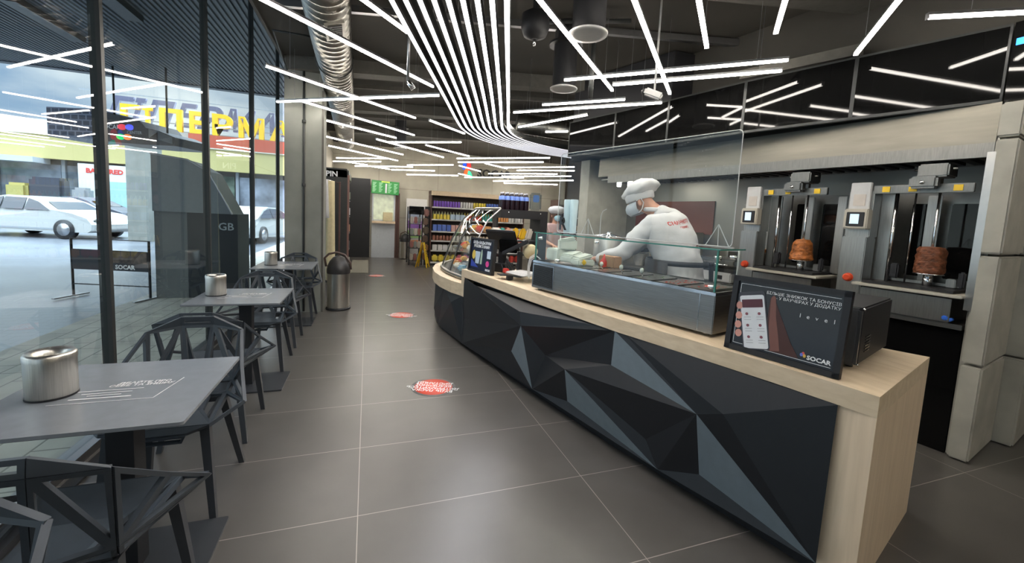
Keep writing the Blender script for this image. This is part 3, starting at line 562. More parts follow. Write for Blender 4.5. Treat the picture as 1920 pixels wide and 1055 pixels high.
P('corner_stud', MB().sph(mp_(.03, .004, .872), .006, 8).sph(mp_(.03, .004, 1.127), .006, 8), M['chrome'], mw, True)
# ------------------------------------------------------------------ till area
po = thing('promo_frame', 'upright black framed snack poster at the far end of the high counter', 'picture frame', (1.13, 4.23, .852))
Q0, Q1 = Vector((1.065, 4.45, .852)), Vector((1.20, 3.995, .852)); qx = (Q1-Q0).normalized()
Mq = frame(Q0, qx, (0, 0, 1)) @ Matrix.Rotation(-.08, 4, 'X'); QW = (Q1-Q0).length; QH = .365
def qbox(x0, y0, x1, y1, z0, z1, Mx=None):
    Mx = Mx or Mq; b = MB(); return b.add([Mx @ Vector((x, y, z)) for z in (z0, z1) for x, y in ((x0, y0), (x1, y0), (x1, y1), (x0, y1))], [(3, 2, 1, 0), (4, 5, 6, 7), (0, 1, 5, 4), (1, 2, 6, 5), (2, 3, 7, 6), (3, 0, 4, 7)])
P('backing', qbox(.01, .01, QW-.01, QH-.01, -.02, 0), M['navy'], po, True)
fr = MB()
for q in ((0, 0, QW, .02), (0, QH-.02, QW, QH), (0, 0, .02, QH), (QW-.03, 0, QW, QH)):
    b = qbox(*q, -.03, .012); fr.add(b.v, b.f)
P('frame_border', fr, M['black'], po, True)
P('heading', textm('p', 'БУДЬ БАДЬОРИМ\nРАЗОМ З НАМИ', .042, M['textw'], Mq @ Matrix.Translation((QW/2-.01, .295, .001)), sx=.95, bold=.0006), M['textw'], po, True)
P('printed_cup', poly2(Mq, [(.13, .09), (.20, .09), (.215, .22), (.115, .22)], .001), cm((.45, .55, .65)), po, True)
P('printed_bottle', poly2(Mq, [(.225, .09), (.26, .09), (.26, .2), (.247, .245), (.238, .245), (.225, .2)], .001), cm((.35, .45, .35)), po, True)
P('printed_snack', poly2(Mq, arcp(.085, .18, .035, 0, 330, 10, .05), .001), cm((.7, .5, .08)), po, True)
P('printed_card', poly2(Mq, rrect(.35, .16, .42, .24, .006), .001), cm((.55, .65, .75)), po, True)
P('printed_ring', poly2(Mq, arcp(.37, .105, .032, 0, 340, 12), .001), cm((.6, .05, .25)), po, True)
P('printed_base', poly2(Mq, [(.04, .05), (.2, .05), (.12, .09), (.04, .13)], .001), cm((.03, .06, .35)), po, True)
P('brand_word', textm('s', 'SOCAR', .03, M['textw'], Mq @ Matrix.Translation((QW-.085, .04, .001)), sx=1.0, bold=.001), M['textw'], po, True)
till = thing('cash_register', 'black touch screen till turned away, behind the promo frame', 'till', (1.42, 4.35, .852))
Rt = Matrix.Rotation(-.9, 3, 'Z')
P('stand', MB().rbox((1.42, 4.35, .90), (.2, .2, .09), .01, R=Rt).rbox((1.42, 4.35, 1.02), (.06, .09, .2), .01, R=Rt), M['black'], till, True)
P('monitor', MB().rbox((1.40, 4.30, 1.20), (.38, .03, .26), .01, R=Rt @ Matrix.Rotation(.55, 3, 'X')), M['black'], till, True)
P('customer_display', MB().rbox((1.44, 4.22, 1.14), (.22, .03, .14), .008, R=Rt @ Matrix.Rotation(.2, 3, 'X')), M['blackg'], till, True)
pinp = thing('card_terminal', 'black payment terminal on an angled stand right of the promo frame', 'terminal', (1.48, 4.0, .852))
Rk = Matrix.Rotation(-.5, 3, 'Z') @ Matrix.Rotation(-.5, 3, 'Y')
P('pole', MB().rbox((1.49, 3.98, .98), (.035, .06, .25), .006, R=Rt).rbox((1.46, 3.99, .865), (.22, .16, .02), .006, R=Rt), M['black'], pinp, True)
P('keypad_body', MB().rbox((1.44, 3.98, 1.15), (.30, .15, .04), .012, R=Rk), M['black'], pinp, True)
P('display', MB().rbox((1.49, 3.96, 1.19), (.13, .10, .006), .002, R=Rk), M['blackg'], pinp, True)
P('paper_roll', MB().cyl((1.60, 3.95, 1.10), (1.60, 3.99, 1.12), .075, 20), M['cream'], pinp, True)
cables = thing('till_cables', 'tangle of black cables and small boxes under the till', 'cable', (1.42, 4.1, .852))
for k in range(5):
    a = random.uniform(0, 6.28); P('cable', MB().tube([(1.36+.04*k, 4.05+.03*math.sin(k), .857), (1.34+.04*k, 4.12, .95), (1.40+.03*k, 4.2, .89), (1.45, 4.28, 1.0)], .006, 6), M['black'], cables, True)
T('adapter_box', MB().rbox((1.36, 4.02, .90), (.05, .07, .05), .006), M['red'], 'little red adapter box among the till cables', 'adapter', keep=False)
ph = thing('phone_holder_stand', 'short black stub stand under the paper menu tray', 'stand', (1.30, 3.72, .852)); P('block', MB().rbox((1.30, 3.72, .875), (.06, .05, .045), .006), M['black'], ph, True); P('plate', MB().rbox((1.27, 3.80, .893), (.12, .12, .008), .003), M['black'], ph, True)
tr = thing('leaflet_tray', 'clear wire leaflet tray with papers left of the chilled case', 'tray', (1.45, 3.66, .852))
P('tray_base', MB().rbox((1.43, 3.66, .915), (.34, .34, .008), .003, R=Rc), M['cglass'], tr, True)
for k in range(3): P('paper_sheet', MB().box((1.41+.02*k, 3.66+.03*k, .922+.003*k), (.28, .21, .002), rz=1.85+.1*k), M['white'], tr, True)
for k in range(4):
    bx = cp(1.70+.06*k, .05+.04*k, .92); P('wire_hoop', MB().tube([bx, bx+Vector((.0, 0, .10)), bx+Vector((.015, .0, .17)), bx+Vector((.06, 0, .20)), bx+Vector((.11, -.0, .17)), bx+Vector((.13, 0, .0))], .0028, 6), M['white'], tr, True)
for k in range(3): P('tray_leg', MB().cyl(cp(1.70+.09*k, .12, .852), cp(1.70+.09*k, .12, .915), .006, 8), M['cglass'], tr, True)
# curved glass pastry display standing on the low counter
pd = thing('pastry_display', 'tall slanted glass pastry display with dark frame on the low curved counter', 'display case', (1.25, 5.4, .685))
lp = [(1.08, 4.70), (1.02, 5.0), (.98, 5.35), (1.0, 5.75), (1.1, 6.15), (1.32, 6.55)]
hp = [(1.50, 4.75), (1.46, 5.05), (1.43, 5.4), (1.45, 5.75), (1.55, 6.05), (1.7, 6.35)]
lp, hp = catm(lp, 4), catm(hp, 4)
b = MB(); n = len(lp); sec = [(0, .725), (.04, .80), (.28, 1.12), (.62, 1.40), (1.0, 1.545)]
vs = []
for i in range(n):
    for w_, z_ in sec: q = lp[i].lerp(hp[i], w_); vs.append((q.x, q.y, z_))
k_ = len(sec); b.add(vs, [(i*k_+j, i*k_+j+1, (i+1)*k_+j+1, (i+1)*k_+j) for i in range(n-1) for j in range(k_-1)], smooth=True)
P('curved_glass', b, M['cglass'], pd, True)
P('lower_frame', MB().tube([(q.x, q.y, .715) for q in lp], .028, 8), M['steeld'], pd, True)
for i in (0, 6, 12, n-1):
    P('rib', MB().tube([(lp[i].lerp(hp[i], w_).x, lp[i].lerp(hp[i], w_).y, z_) for w_, z_ in sec], .009, 6), M['frame'] if i else M['alu'], pd, True)
P('top_rail', MB().tube([(q.x, q.y, 1.55) for q in hp], .016, 8), M['steel'], pd, True)
shp = [(q.x+.1, q.y) for q in lp]+[(1.75, 6.3), (1.62, 5.4), (1.66, 4.75)]
P('base_board', MB().prism([(q.x+.03, q.y) for q in lp]+[(1.75, 6.3), (1.60, 5.4), (1.60, 4.76)], .687, .72), M['black'], pd, True)
for z_ in (.98, 1.24):
    w_ = .25 if z_ < 1.1 else .5
    P('glass_shelf', MB().prism([(lp[i].lerp(hp[i], w_).x+.03, lp[i].lerp(hp[i], w_).y) for i in range(n)]+[(1.74, 6.2), (1.62, 5.4), (1.66, 4.78)], z_, z_+.006), M['cglass'], pd, True)
pc = [((.70, .12, .08), 'red'), ((.75, .45, .10), 'amber'), ((.25, .42, .55), 'blue'), ((.72, .68, .60), 'white'), ((.55, .28, .10), 'brown')]
for z_, nm in ((.725, 'bottom board'), (.99, 'middle shelf'), (1.25, 'top shelf')):
    for k in range(7):
        c_, cn_ = pc[(k+int(z_*7)) % 5]; w_ = .3 if z_ < .9 else .55 if z_ < 1.1 else .8; i = 1+k*3
        if i >= n: continue
        q = lp[i].lerp(hp[i], w_)
        T('pastry_pack', MB().rbox((q.x+.06, q.y, z_+.035), (.11, .10, .07), .02, rz=.3*k), cm(c_), '%s wrapped pastry pack on the %s of the glass display, %s from the till' % (cn_, nm, ['first', 'second', 'third', 'fourth', 'fifth', 'sixth', 'seventh'][k]), 'pastry', 'wrapped pastries in the glass display')
# black goods frame with cola six-packs above the till
gf = thing('black_goods_frame', 'tall matt black goods frame behind the till carrying bottles on top', 'shelf unit', (1.75, 4.85, .685))
gx0, gx1, gy = 1.52, 2.14, 4.95
P('top_beam', MB().bb(gx0, gy-.16, 1.44, gx1, gy+.18, 1.545), M['black'], gf, True)
P('side_panel', MB().bb(gx1-.10, gy-.16, .0, gx1, gy+.18, 1.44), M['black'], gf, True); P('side_panel', MB().bb(gx0, gy-.0, .69, gx0+.02, gy+.18, 1.44), M['black'], gf, True)
for z_ in (1.15, .98): P('shelf_board', MB().bb(gx0+.02, gy-.1, z_, gx1-.1, gy+.16, z_+.015), M['black'], gf, True)
for x in (gx0+.10, gx1-.1): P('bolt', MB().sph((x, gy-.162, 1.51), .010, 8), M['chrome'], gf, True)
for k, (x, c_, nm) in enumerate(((1.58, (.10, .45, .38), 'green'), (1.66, (.70, .35, .25), 'salmon'), (1.76, (.80, .48, .02), 'yellow'), (1.86, (.80, .48, .02), 'yellow'), (1.95, (.6, .55, .48), 'beige'))):
    T('snack_bag', MB().rbox((x, gy-.03, 1.245), (.085, .05, .15), .02, R=Matrix.Rotation(.25, 3, 'Y')), cm(c_), nm+' snack bag on the shelf in the black frame'+(' (left of the pair)' if k == 2 else ' (right of the pair)' if k == 3 else ''), 'snack bag', 'snack bags in the black frame')
bt = thing('cola_bottle', 'cola bottle, first from left in the front row of the pack on the black frame', 'bottle', (1.60, 4.86, 1.546), 0, 'cola bottles on the black frame')
P('body', MB().lathe([(.026, 0), (.030, .01), (.030, .12), (.026, .15), (.013, .185), (.012, .2)], seg=14), cm((.02, .01, .015), .1), bt)
P('label_band', MB().lathe([(.0305, .115), (.0305, .15), (.024, .165)], seg=14), cm((.20, .32, .75)), bt)
P('cap', MB().lathe([(.0135, .195), (.0135, .212)], seg=12), cm((.7, .7, .75)), bt)
for k in range(1, 12):
    i, j = k % 6, k//6; dup(bt, (1.56+.062*i-.0, 4.86+.07*j, 1.546), 0, 'cola bottle, %s from left in the %s row of the pack on the black frame' % (['first', 'second', 'third', 'fourth', 'fifth', 'sixth'][i], ['front', 'back'][j]))
bt.location = (1.56, 4.86, 1.546)
T('clear_bag', MB().rbox((1.99, 4.86, 1.66), (.14, .1, .22), .02), glassmat('clear_film', (.75, .8, .85)), 'clear plastic dispenser with blue sheet on the black frame', 'dispenser')
T('blue_sheet', MB().rbox((2.00, 4.86, 1.70), (.08, .03, .09), .01), cm((.12, .25, .55)), 'blue sheet inside the clear dispenser on the frame', 'sheet')
# ================================================================== TABLES AND CHAIRS BY THE WINDOW
def make_table(label, x, y, w, l):
    t = thing('cafe_table', label, 'table', (x, y, 0), 0, 'square tables by the window')
    P('tabletop', MB().prism(rrect(-w/2, -l/2, w/2, l/2, .012), .718, .730), M['table'], t)
    P('table_edge', MB().prism(rrect(-w/2+.001, -l/2+.001, w/2-.001, l/2-.001, .012), .7165, .7185), M['black'], t)
    P('pedestal', MB().box((.02, 0, .36), (.085, .085, .715)), M['black'], t)
    P('base_plate', MB().prism(rrect(-.30, -.20, .30, .20, .01), .0, .012), M['chairleg'], t)
    Mx = Matrix.Translation((.03, .0, .731)) @ Matrix.Rotation(0, 4, 'Z')
    P('tabletop_print', textm('t', 'ДБАЙТЕ ПРО\nСЕБЕ ТА ІНШИХ', .026, M['textw'], Mx @ Matrix.Translation((.03, .055, 0)), ext=.0002, bold=.0008), M['textw'], t)
    b = MB()
    for i, (w_, y_) in enumerate(((.20, .005), (.15, -.02), (.10, -.04), (.18, -.065))): b.box((-.02, y_, .7312), (w_, .005 if i < 3 else .008, .0004))
    b.box((.0, -.10, .7312), (.30, .003, .0004)).bar((.15, -.10, .7312), (.18, .09, .7312), .003, .0004)
    P('print_lines', b, M['textw'], t)
    return t
make_table('dark square cafe table nearest the viewer with white lettering', -.885, 1.905, .64, .65)
make_table('dark square cafe table in the middle of the window row', -.92, 3.745, .62, .63)
make_table('dark square cafe table farthest, in front of the concrete column', -.93, 5.68, .64, .72)
def make_canister(x, y, label):
    t = thing('table_bin', label, 'bin', (x, y, .731), 0, 'steel table bins')
    P('drum', MB().lathe([(.066, 0), (.068, .004), (.068, .136)], seg=40), M['steelc'], t)
    P('base_ring', MB().lathe([(.0695, 0), (.0695, .006)], seg=40), M['black'], t)
    P('lid', MB().lathe([(.0695, .136), (.0695, .154), (.064, .163), (.043, .156), (.042, .128)], seg=40), M['steelc'], t)
    P('liner', MB().lathe([(.0001, .13), (.042, .13)], seg=32), M['black'], t)
    return t
make_canister(-1.072, 1.905, 'brushed steel open top bin on the nearest table')
make_canister(-1.115, 3.78, 'brushed steel table bin on the middle table')
make_canister(-1.10, 5.66, 'brushed steel table bin on the farthest table')
# faceted openwork chair: every opening is a polygon ringed by a rib
def ringed(b, poly, w, hole=True, th=.016, mi=0):
    Pn = [Vector(p) for p in poly]; k = len(Pn); c = sum(Pn, Vector())/k; n = Vector()
    for i in range(k): n += (Pn[i]-c).cross(Pn[(i+1) % k]-c)
    n.normalize()
    if not hole:
        b.add([p+n*th/2 for p in Pn]+[p-n*th/2 for p in Pn], [tuple(range(k)), tuple(range(k, 2*k))[::-1]]+[(i, k+i, k+(i+1) % k, (i+1) % k) for i in range(k)], mi); return
    inn = []
    for i in range(k):
        e1 = (Pn[i]-Pn[i-1]).normalized(); e2 = (Pn[(i+1) % k]-Pn[i]).normalized()
        n1 = n.cross(e1); n2 = n.cross(e2); m_ = (n1+n2); m_.normalize(); inn.append(Pn[i]+m_*(w/max(.35, m_.dot(n1))))
    up = [p+n*th/2 for p in Pn+inn]; dn = [p-n*th/2 for p in Pn+inn]; K = 2*k; fs = []
    for i in range(k):
        j = (i+1) % k; fs += [(i, j, k+j, k+i), (K+i, K+k+i, K+k+j, K+j), (k+i, k+j, K+k+j, K+k+i), (i, K+i, K+j, j)]
    b.add(up+dn, fs, mi)
def mx_(p): return (-p[0], p[1], p[2])
T2, T3, T2b, T3b = (-.075, .27, .832), (.075, .27, .832), (-.075, .275, .785), (.075, .275, .785)
T4, R1, C1 = (.215, .235, .765), (.190, .175, .50), (.04, .215, .49)
WG, ST, SF, SR = (.262, .04, .62), (.315, -.13, .50), (.20, -.235, .445), (.17, .13, .445)
def make_chair(label):
    t = thing('openwork_chair', label, 'chair', (0, 0, 0), 0, 'faceted openwork chairs')
    b = MB()
    ringed(b, [T2, T2b, T3b, T3], .014)
    ringed(b, [T2b, mx_(C1), C1, T3b], .016)
    for sd in (1, -1):
        f = (lambda p: p) if sd > 0 else mx_
        def rg(pl, w): pl = [f(p) for p in pl]; ringed(b, pl if sd > 0 else pl[::-1], w)
        rg([T3b, C1, R1], .014)
        rg([T3b, R1, T4], .014)
        ringed(b, [f(T3), f(T3b), f(T4)], 0, hole=False)
        rg([T4, R1, WG], .014)
        rg([R1, ST, WG], .012)
    P('backrest', b, M['plast'], t)
    b = MB()
    ringed(b, [(-.10, -.05, .432), (.10, -.05, .432), (.08, .13, .442), (-.08, .13, .442)], 0, hole=False)
    ringed(b, [(-.10, -.05, .432), mx_(SF), SF, (.10, -.05, .432)], 0, hole=False)
    ringed(b, [mx_(SF), (-.12, -.26, .425), (.12, -.26, .425), SF], 0, hole=False, th=.02)
    ringed(b, [(-.12, -.262, .424), (-.10, -.245, .385), (.10, -.245, .385), (.12, -.262, .424)], .010)
    for sd in (1, -1):
        f = (lambda p: p) if sd > 0 else mx_
        def rg(pl, w): pl = [f(p) for p in pl]; ringed(b, pl if sd > 0 else pl[::-1], w)
        rg([(.10, -.05, .432), SF, SR, (.08, .13, .442)], .018)
        rg([SF, ST, SR], .012)
        rg([SR, ST, R1], .012)
        rg([(.08, .13, .442), SR, R1, C1], .012)
    ringed(b, [(-.08, .13, .442), (.08, .13, .442), C1, mx_(C1)], .018)
    P('seat', b, M['plast'], t)
    b = MB(); b.bar((-.18, -.20, .425), (.18, -.20, .425), .03, .025).bar((-.16, .12, .425), (.16, .12, .425), .03, .025).bar((-.17, -.2, .425), (-.15, .12, .425), .03, .025).bar((.17, -.2, .425), (.15, .12, .425), .03, .025)
    P('seat_frame', b, M['chairleg'], t)
    for sx in (-1, 1):
        for (ty, by) in ((-.20, -.25), (.12, .21)):
            tx = .175 if ty < 0 else .155; d_ = Vector((sx*(.215-tx), by-ty, -.43)).normalized()
            lg = MB(); w0, w1 = .019, .013; A, B_ = Vector((sx*tx, ty, .43)), Vector((sx*.215, by, .0))
            vs = [A+Vector((x*w0, y*w0, 0)) for x, y in ((-1, -1), (1, -1), (1, 1), (-1, 1))]+[B_+Vector((x*w1, y*w1, 0)) for x, y in ((-1, -1), (1, -1), (1, 1), (-1, 1))]
            lg.add(vs, [(3, 2, 1, 0), (4, 5, 6, 7), (0, 1, 5, 4), (1, 2, 6, 5), (2, 3, 7, 6), (3, 0, 4, 7)]); P('leg', lg, M['chairleg'], t)
    return t
PI = math.pi
ch = make_chair('dark openwork chair on the viewer side of the nearest table, seen from behind')
ch.location = (-.83, 1.52, 0); ch.rotation_euler = (0, 0, PI)
for x, y, r, lab in ((-.865, 2.37, 0, 'blue-grey openwork chair on the far side of the nearest table, facing the viewer'),
                     (-.90, 3.00, PI, 'dark openwork chair backing onto the nearest pair, drawn up to the middle table'),
                     (-.90, 4.20, 0, 'openwork chair on the far side of the middle table'),
                     (-.90, 4.85, PI, 'dark openwork chair on the near side of the farthest table'),
                     (-.86, 6.25-.33, 0, 'openwork chair right in front of the concrete column'),
                     (-.85, .86, .0, 'openwork chair cut off at the bottom left corner')):
    dup(ch, (x, y, 0), r, lab)
# pedal bin by the column
t = thing('dome_bin', 'tall steel bin with black dome lid standing right of the concrete column', 'bin', (-.385, 6.40, 0))
P('drum', MB().lathe([(.150, .03), (.152, .035), (.152, .525)], seg=40), M['steelc'], t)
P('base_ring', MB().lathe([(.165, 0), (.170, .012), (.165, .03), (.150, .035)], seg=40), M['black'], t)
P('dome_lid', MB().lathe([(.158, .525), (.160, .57), (.150, .63), (.120, .70), (.075, .755), (.03, .775), (.0001, .778)], seg=40), mat('dark_grey_lid', (.035, .033, .033), .35), t)
P('handle', MB().tube([(-.165, 0, .62), (-.185, 0, .74), (-.13, 0, .80), (-.03, 0, .825), (.08, 0, .79), (.155, 0, .68), (.165, 0, .58)], .016, 10), mat('handle_brown', (.09, .06, .05), .4), t)
# clothes rack with display boards behind the column
t = thing('workwear_rack', 'rack hung with cream work trousers and a white shirt beside the column', 'clothes rack', (-.70, 8.0, 0))
P('post', MB().bb(-.735, 7.72, 0, -.70, 7.76, 1.95), M['brown'], t, True); P('rail', MB().cyl((-.72, 7.74, 1.93), (-.50, 8.5, 1.93), .012), M['chrome'], t, True); P('rear_post', MB().bb(-.52, 8.48, 0, -.49, 8.51, 1.95), M['brown'], t, True)
def garment(x0, x1, y, z0, z1, folds, thick, amp):
    b = MB(); n = 22; vs = []
    for zi in range(9):
        f = zi/8; z = z1+(z0-z1)*f
        for i in range(n):
            a = 2*PI*i/n; w = (x1-x0)/2*(.82+.18*f); vs.append(((x0+x1)/2+w*math.cos(a)*(1+amp*math.sin(folds*a)*f), y+thick*math.sin(a)*(1+amp*math.sin(folds*a)), z))
    fs = [(r*n+i, r*n+(i+1) % n, (r+1)*n+(i+1) % n, (r+1)*n+i) for r in range(8) for i in range(n)]+[tuple(range(n)), tuple(range(8*n, 9*n))[::-1]]
    return b.add(vs, fs, smooth=True)
T('work_trousers', garment(-.70, -.54, 7.95, .18, 1.92, 5, .10, .10), M['cream'], 'long cream work trousers hanging on the rack by the column', 'trousers', keep=True)
T('white_shirt', garment(-.75, -.63, 7.70, 1.28, 1.93, 6, .05, .22), M['cloth'], 'white shirt hanging at the near end of the rack', 'shirt', keep=True)
t = thing('product_tower', 'tall black shelving with a rounded header reading PIN letters behind the rack', 'shelving', (-.60, 9.3, 0))
P('side_board', MB().bb(-.95, 8.70, 0, -.38, 8.74, 2.20), M['frame'], t, True)
P('header', MB().rbox((-.66, 9.4, 2.12), (.60, 1.4, .20), .03), M['frame'], t, True)
P('front_post', MB().bb(-.38, 8.70, 0, -.345, 8.74, 2.1), mat('reddish_post', (.22, .12, .10), .5), t, True)
P('back_board', MB().bb(-.95, 8.74, 0, -.92, 10.6, 2.1), M['black'], t, True)
for z in (.12, .5, .88, 1.26, 1.62): P('shelf_board', MB().bb(-.92, 8.74, z, -.40, 10.6, z+.02), M['steeld'], t, True)
P('header_letters', textm('h', 'PIN', .14, M['textw'], frame((-.66, 8.695, 2.10), (1, 0, 0), (0, 0, 1)), bold=.004), M['textw'], t, True)
tc_ = [((.55, .52, .45), 'beige'), ((.12, .12, .13), 'black'), ((.42, .20, .12), 'rust'), ((.60, .60, .62), 'silver'), ((.25, .30, .22), 'olive')]
for zi, (z, zn) in enumerate(((.14, 'lowest'), (.52, 'second'), (.90, 'third'), (1.28, 'fourth'), (1.64, 'top'))):
    for k in range(6):
        c_, cn_ = tc_[(k*2+zi) % 5]; T('boxed_item', MB().rbox((-.47, 8.9+.29*k, z+.11), (.14, .2, .2), .02, rz=.1*(k % 3)), cm(c_), '%s boxed item on the %s shelf of the black tower, %s from the front' % (cn_, zn, ['first', 'second', 'third', 'fourth', 'fifth', 'sixth'][k]), 'box', 'items on the black tower')
t = thing('wall_coat_hooks', 'dark metal bracket frame mounted left of the dark door', 'bracket', (-.62, 12.5, 1.9)); P('frame', MB().bb(-.68, 11.8, 1.75, -.60, 12.6, 1.80).bb(-.68, 11.8, 2.30, -.60, 12.6, 2.34).bb(-.66, 11.8, 1.75, -.60, 11.85, 2.34).bb(-.66, 12.55, 1.75, -.60, 12.6, 2.34), M['black'], t, True)
T('doormat', MB().prism(rrect(-.39, 9.98, .03, 12.45, .02), .001, .012), M['mat_tan'], 'greyish doormat on the floor before the dark door', 'mat')
# dark door, white door with hatch, second bin, green screen
d1 = S('door_1', MB().bb(-.58, 13.34, 0, .06, 13.40, 2.38), mat('anthracite_door', (.014, .015, .017), .5))
P('door_handle', MB().bar((-.06, 13.31, 1.12), (-.16, 13.31, 1.12), .02, .02).bb(-.07, 13.31, 1.08, -.05, 13.34, 1.16), M['black'], d1, True)
d2 = S('door_2', MB().bb(.115, 13.34, 0, .80, 13.395, 2.0), M['lightgrey'])
P('door_window', MB().bb(.16, 13.33, 1.17, .75, 13.342, 1.96), mat('hatch_glow', (.42, .46, .34), .3, emit=.35, noise=.35, nscale=6), d2, True)
P('hatch_shelf', MB().bb(.12, 13.2, 1.06, .80, 13.34, 1.13), M['wood'], d2, True)
P('door_frame', MB().bb(.80, 13.33, 0, .86, 13.39, 2.0).bb(.87, 13.33, 0, .93, 13.39, 2.0, 0), M['brown'], d2, True)
T('box_stack', MB().rbox((.58, 13.27, 1.27), (.28, .1, .26), .01), M['cream'], 'pale box standing on the hatch shelf of the grey door', 'box')
t = thing('menu_screen', 'green lit menu screen tilted over the hatch', 'screen', (.49, 13.2, 1.96))
Mg = frame((.49, 13.17, 2.14), (1, 0, -.03), (0, .1, 1))
def gb(x0, y0, x1, y1, z0, z1): return qbox(x0, y0, x1, y1, z0, z1, Mg)
P('casing', gb(-.40, -.20, .40, .20, -.06, -.003), M['black'], t, True); P('panel', gb(-.395, -.195, .395, .195, -.002, .0), M['greensign'], t, True)
b = MB()
for c_ in (-.31, -.13, .13, .30):
    for r_ in range(9): 
        q = gb(c_-.055, .12-.033*r_, c_+.05-.02*(r_ % 3), .135-.033*r_, .001, .002); b.add(q.v, q.f)
P('menu_lines', b, cm((.35, .65, .40)), t, True); P('printed_bottle', gb(-.005, -.16, .045, .12, .001, .003), cm((.6, .6, .65)), t, True); P('printed_header', gb(-.12, .15, .12, .19, .001, .002), cm((.5, .7, .1)), t, True)
t = thing('dome_bin', 'small steel bin with black dome lid far back beside the grey door', 'bin', (1.10, 13.1, 0))
P('drum', MB().lathe([(.155, .02), (.155, .53)], seg=28), M['steelc'], t); P('dome_lid', MB().lathe([(.16, .53), (.155, .62), (.11, .72), (.0001, .79)], seg=28), M['black'], t); P('handle', MB().tube([(-.16, 0, .6), (-.13, 0, .78), (0, 0, .84), (.13, 0, .78), (.16, 0, .6)], .014), M['brown'], t)
# floor stickers
for (x, y, r, lab) in ((.545, 3.37, .185, 'round red distance sticker with white words, nearest on the floor'), (.475, 5.90, .185, 'round red distance sticker in the middle of the walkway'), (.20, 9.60, .185, 'round red distance sticker farthest back near the mat')):
    t = thing('floor_sticker', lab, 'sticker', (x, y, .0), PI-.35, 'round red floor stickers')
    P('rim', MB().lathe([(.0001, .0012), (r, .0012), (r, .0002)], seg=40), M['stickg'], t)
    P('face', MB().lathe([(.0001, .0018), (r*.86, .0018), (r*.86, .0010)], seg=40), M['sticker'], t)
    P('wording', textm('w', 'БУДЬ ЛАСКА,\nДОТРИМУЙТЕСЬ\nБЕЗПЕЧНОЇ\nДИСТАНЦІЇ', .052, M['textw'], Matrix.Translation((0, 0, .0024)), ext=.0002, bold=.0012), M['textw'], t)
# wet floor sign
t = thing('wet_floor_sign', 'yellow folding wet floor sign in front of the snack rack', 'sign', (1.40, 11.15, 0))
for s_, nm in ((1, 'front_leaf'), (-1, 'rear_leaf')):
    b = MB(); A = lambda x, z: (x, -s_*(.02+.13*(1-z/.66)), z)
    for pl in ([A(-.15, 0), A(-.07, 0), A(-.05, .10), A(.05, .10), A(.07, 0), A(.15, 0), A(.055, .66), A(-.055, .66)],): b.slab(pl, .012)
    b2 = P(nm, b, M['yellow'], t)
b = MB()
for k in range(4): b.box((0, -.155+.018*k+.02, .30+.07*k), (.10, .012, .025))
P('warning_print', b, cm((.25, .15, .02)), t)
for o_ in list(t.children): pass
t.rotation_euler = (0, 0, 1.15)
# ================================================================== KITCHEN NICHE
Kp = [(3.735, 1.52), (3.52, 3.0), (3.30, 4.1), (3.07, 5.37)]
kt = (Vector(Kp[-1])-Vector(Kp[0])).normalized(); kn = Vector((kt.y, -kt.x)); K0 = Vector(Kp[0]); KL = (Vector(Kp[-1])-K0).length
def kp(s, d, z): q = K0+kt*s+kn*d; return Vector((q.x, q.y, z))
Rk_ = Matrix((kt.to_3d(), kn.to_3d(), Vector((0, 0, 1)))).transposed()
def kbox(b, s0, s1, d0, d1, z0, z1, mi=0, r=0):
    c = kp((s0+s1)/2, (d0+d1)/2, (z0+z1)/2); d_ = (abs(s1-s0), abs(d1-d0), abs(z1-z0))
    return b.rbox(c, d_, r, mi=mi, R=Rk_) if r else b.box(c, d_, mi=mi, R=Rk_)
S('wall_kitchen', kbox(MB(), -.02, KL+.25, .78, .84, 0, 3.38), mat('steel_wall', (.28, .265, .235), .35, .6, noise=.08, nscale=2))
S('wall_kitchen_end', kbox(MB(), KL+.05, KL+.25, -.02, .80, 0, 2.34), M['block'])
S('trim_21', kbox(MB(), -.015, .025, -.03, .03, 1.0, 2.02), mat('bright_steel', (.5, .48, .45), .3, 1))
S('wall_kitchen_upper', kbox(MB(), -.02, KL+.25, .10, .16, 2.33, 3.38), M['ceil'])
t = thing('red_reflection_board', 'muted red reflection built as a board with pale text lines behind the chef', 'board', tuple(kp(1.8, .77, 1.3)))  # red reflection at the kitchen wall, built as a solid board
P('board', kbox(MB(), 1.15, 1.75, .765, .775, 1.28, 1.78), mat('muted_red', (.16, .045, .035), .4), t, True)
P('board_lines', kbox(kbox(kbox(MB(), 1.28, 1.5, .76, .764, 1.62, 1.65), 1.28, 1.55, .76, .764, 1.54, 1.56), 1.28, 1.56, .76, .764, 1.48, 1.50), M['lightgrey'], t, True)
T('red_reflection_panel', kbox(MB(), 2.45, 3.75, .765, .775, 1.36, 1.78), mat('muted_red2', (.18, .055, .04), .4), 'long muted red reflection built as a panel left of the chef head', 'panel')  # reflected red put in as a solid panel
t = thing('wall_notice', 'white paper notice with small icons on the red reflection panel', 'notice', tuple(kp(3.2, .76, 1.5)))
P('paper', kbox(MB(), 3.22, 3.50, .755, .760, 1.49, 1.70), M['white'], t, True); P('icon', kbox(kbox(kbox(MB(), 3.38, 3.45, .752, .754, 1.53, 1.57), 3.31, 3.35, .752, .754, 1.53, 1.57), 3.25, 3.29, .752, .754, 1.53, 1.57), cm((.5, .25, .25)), t, True)
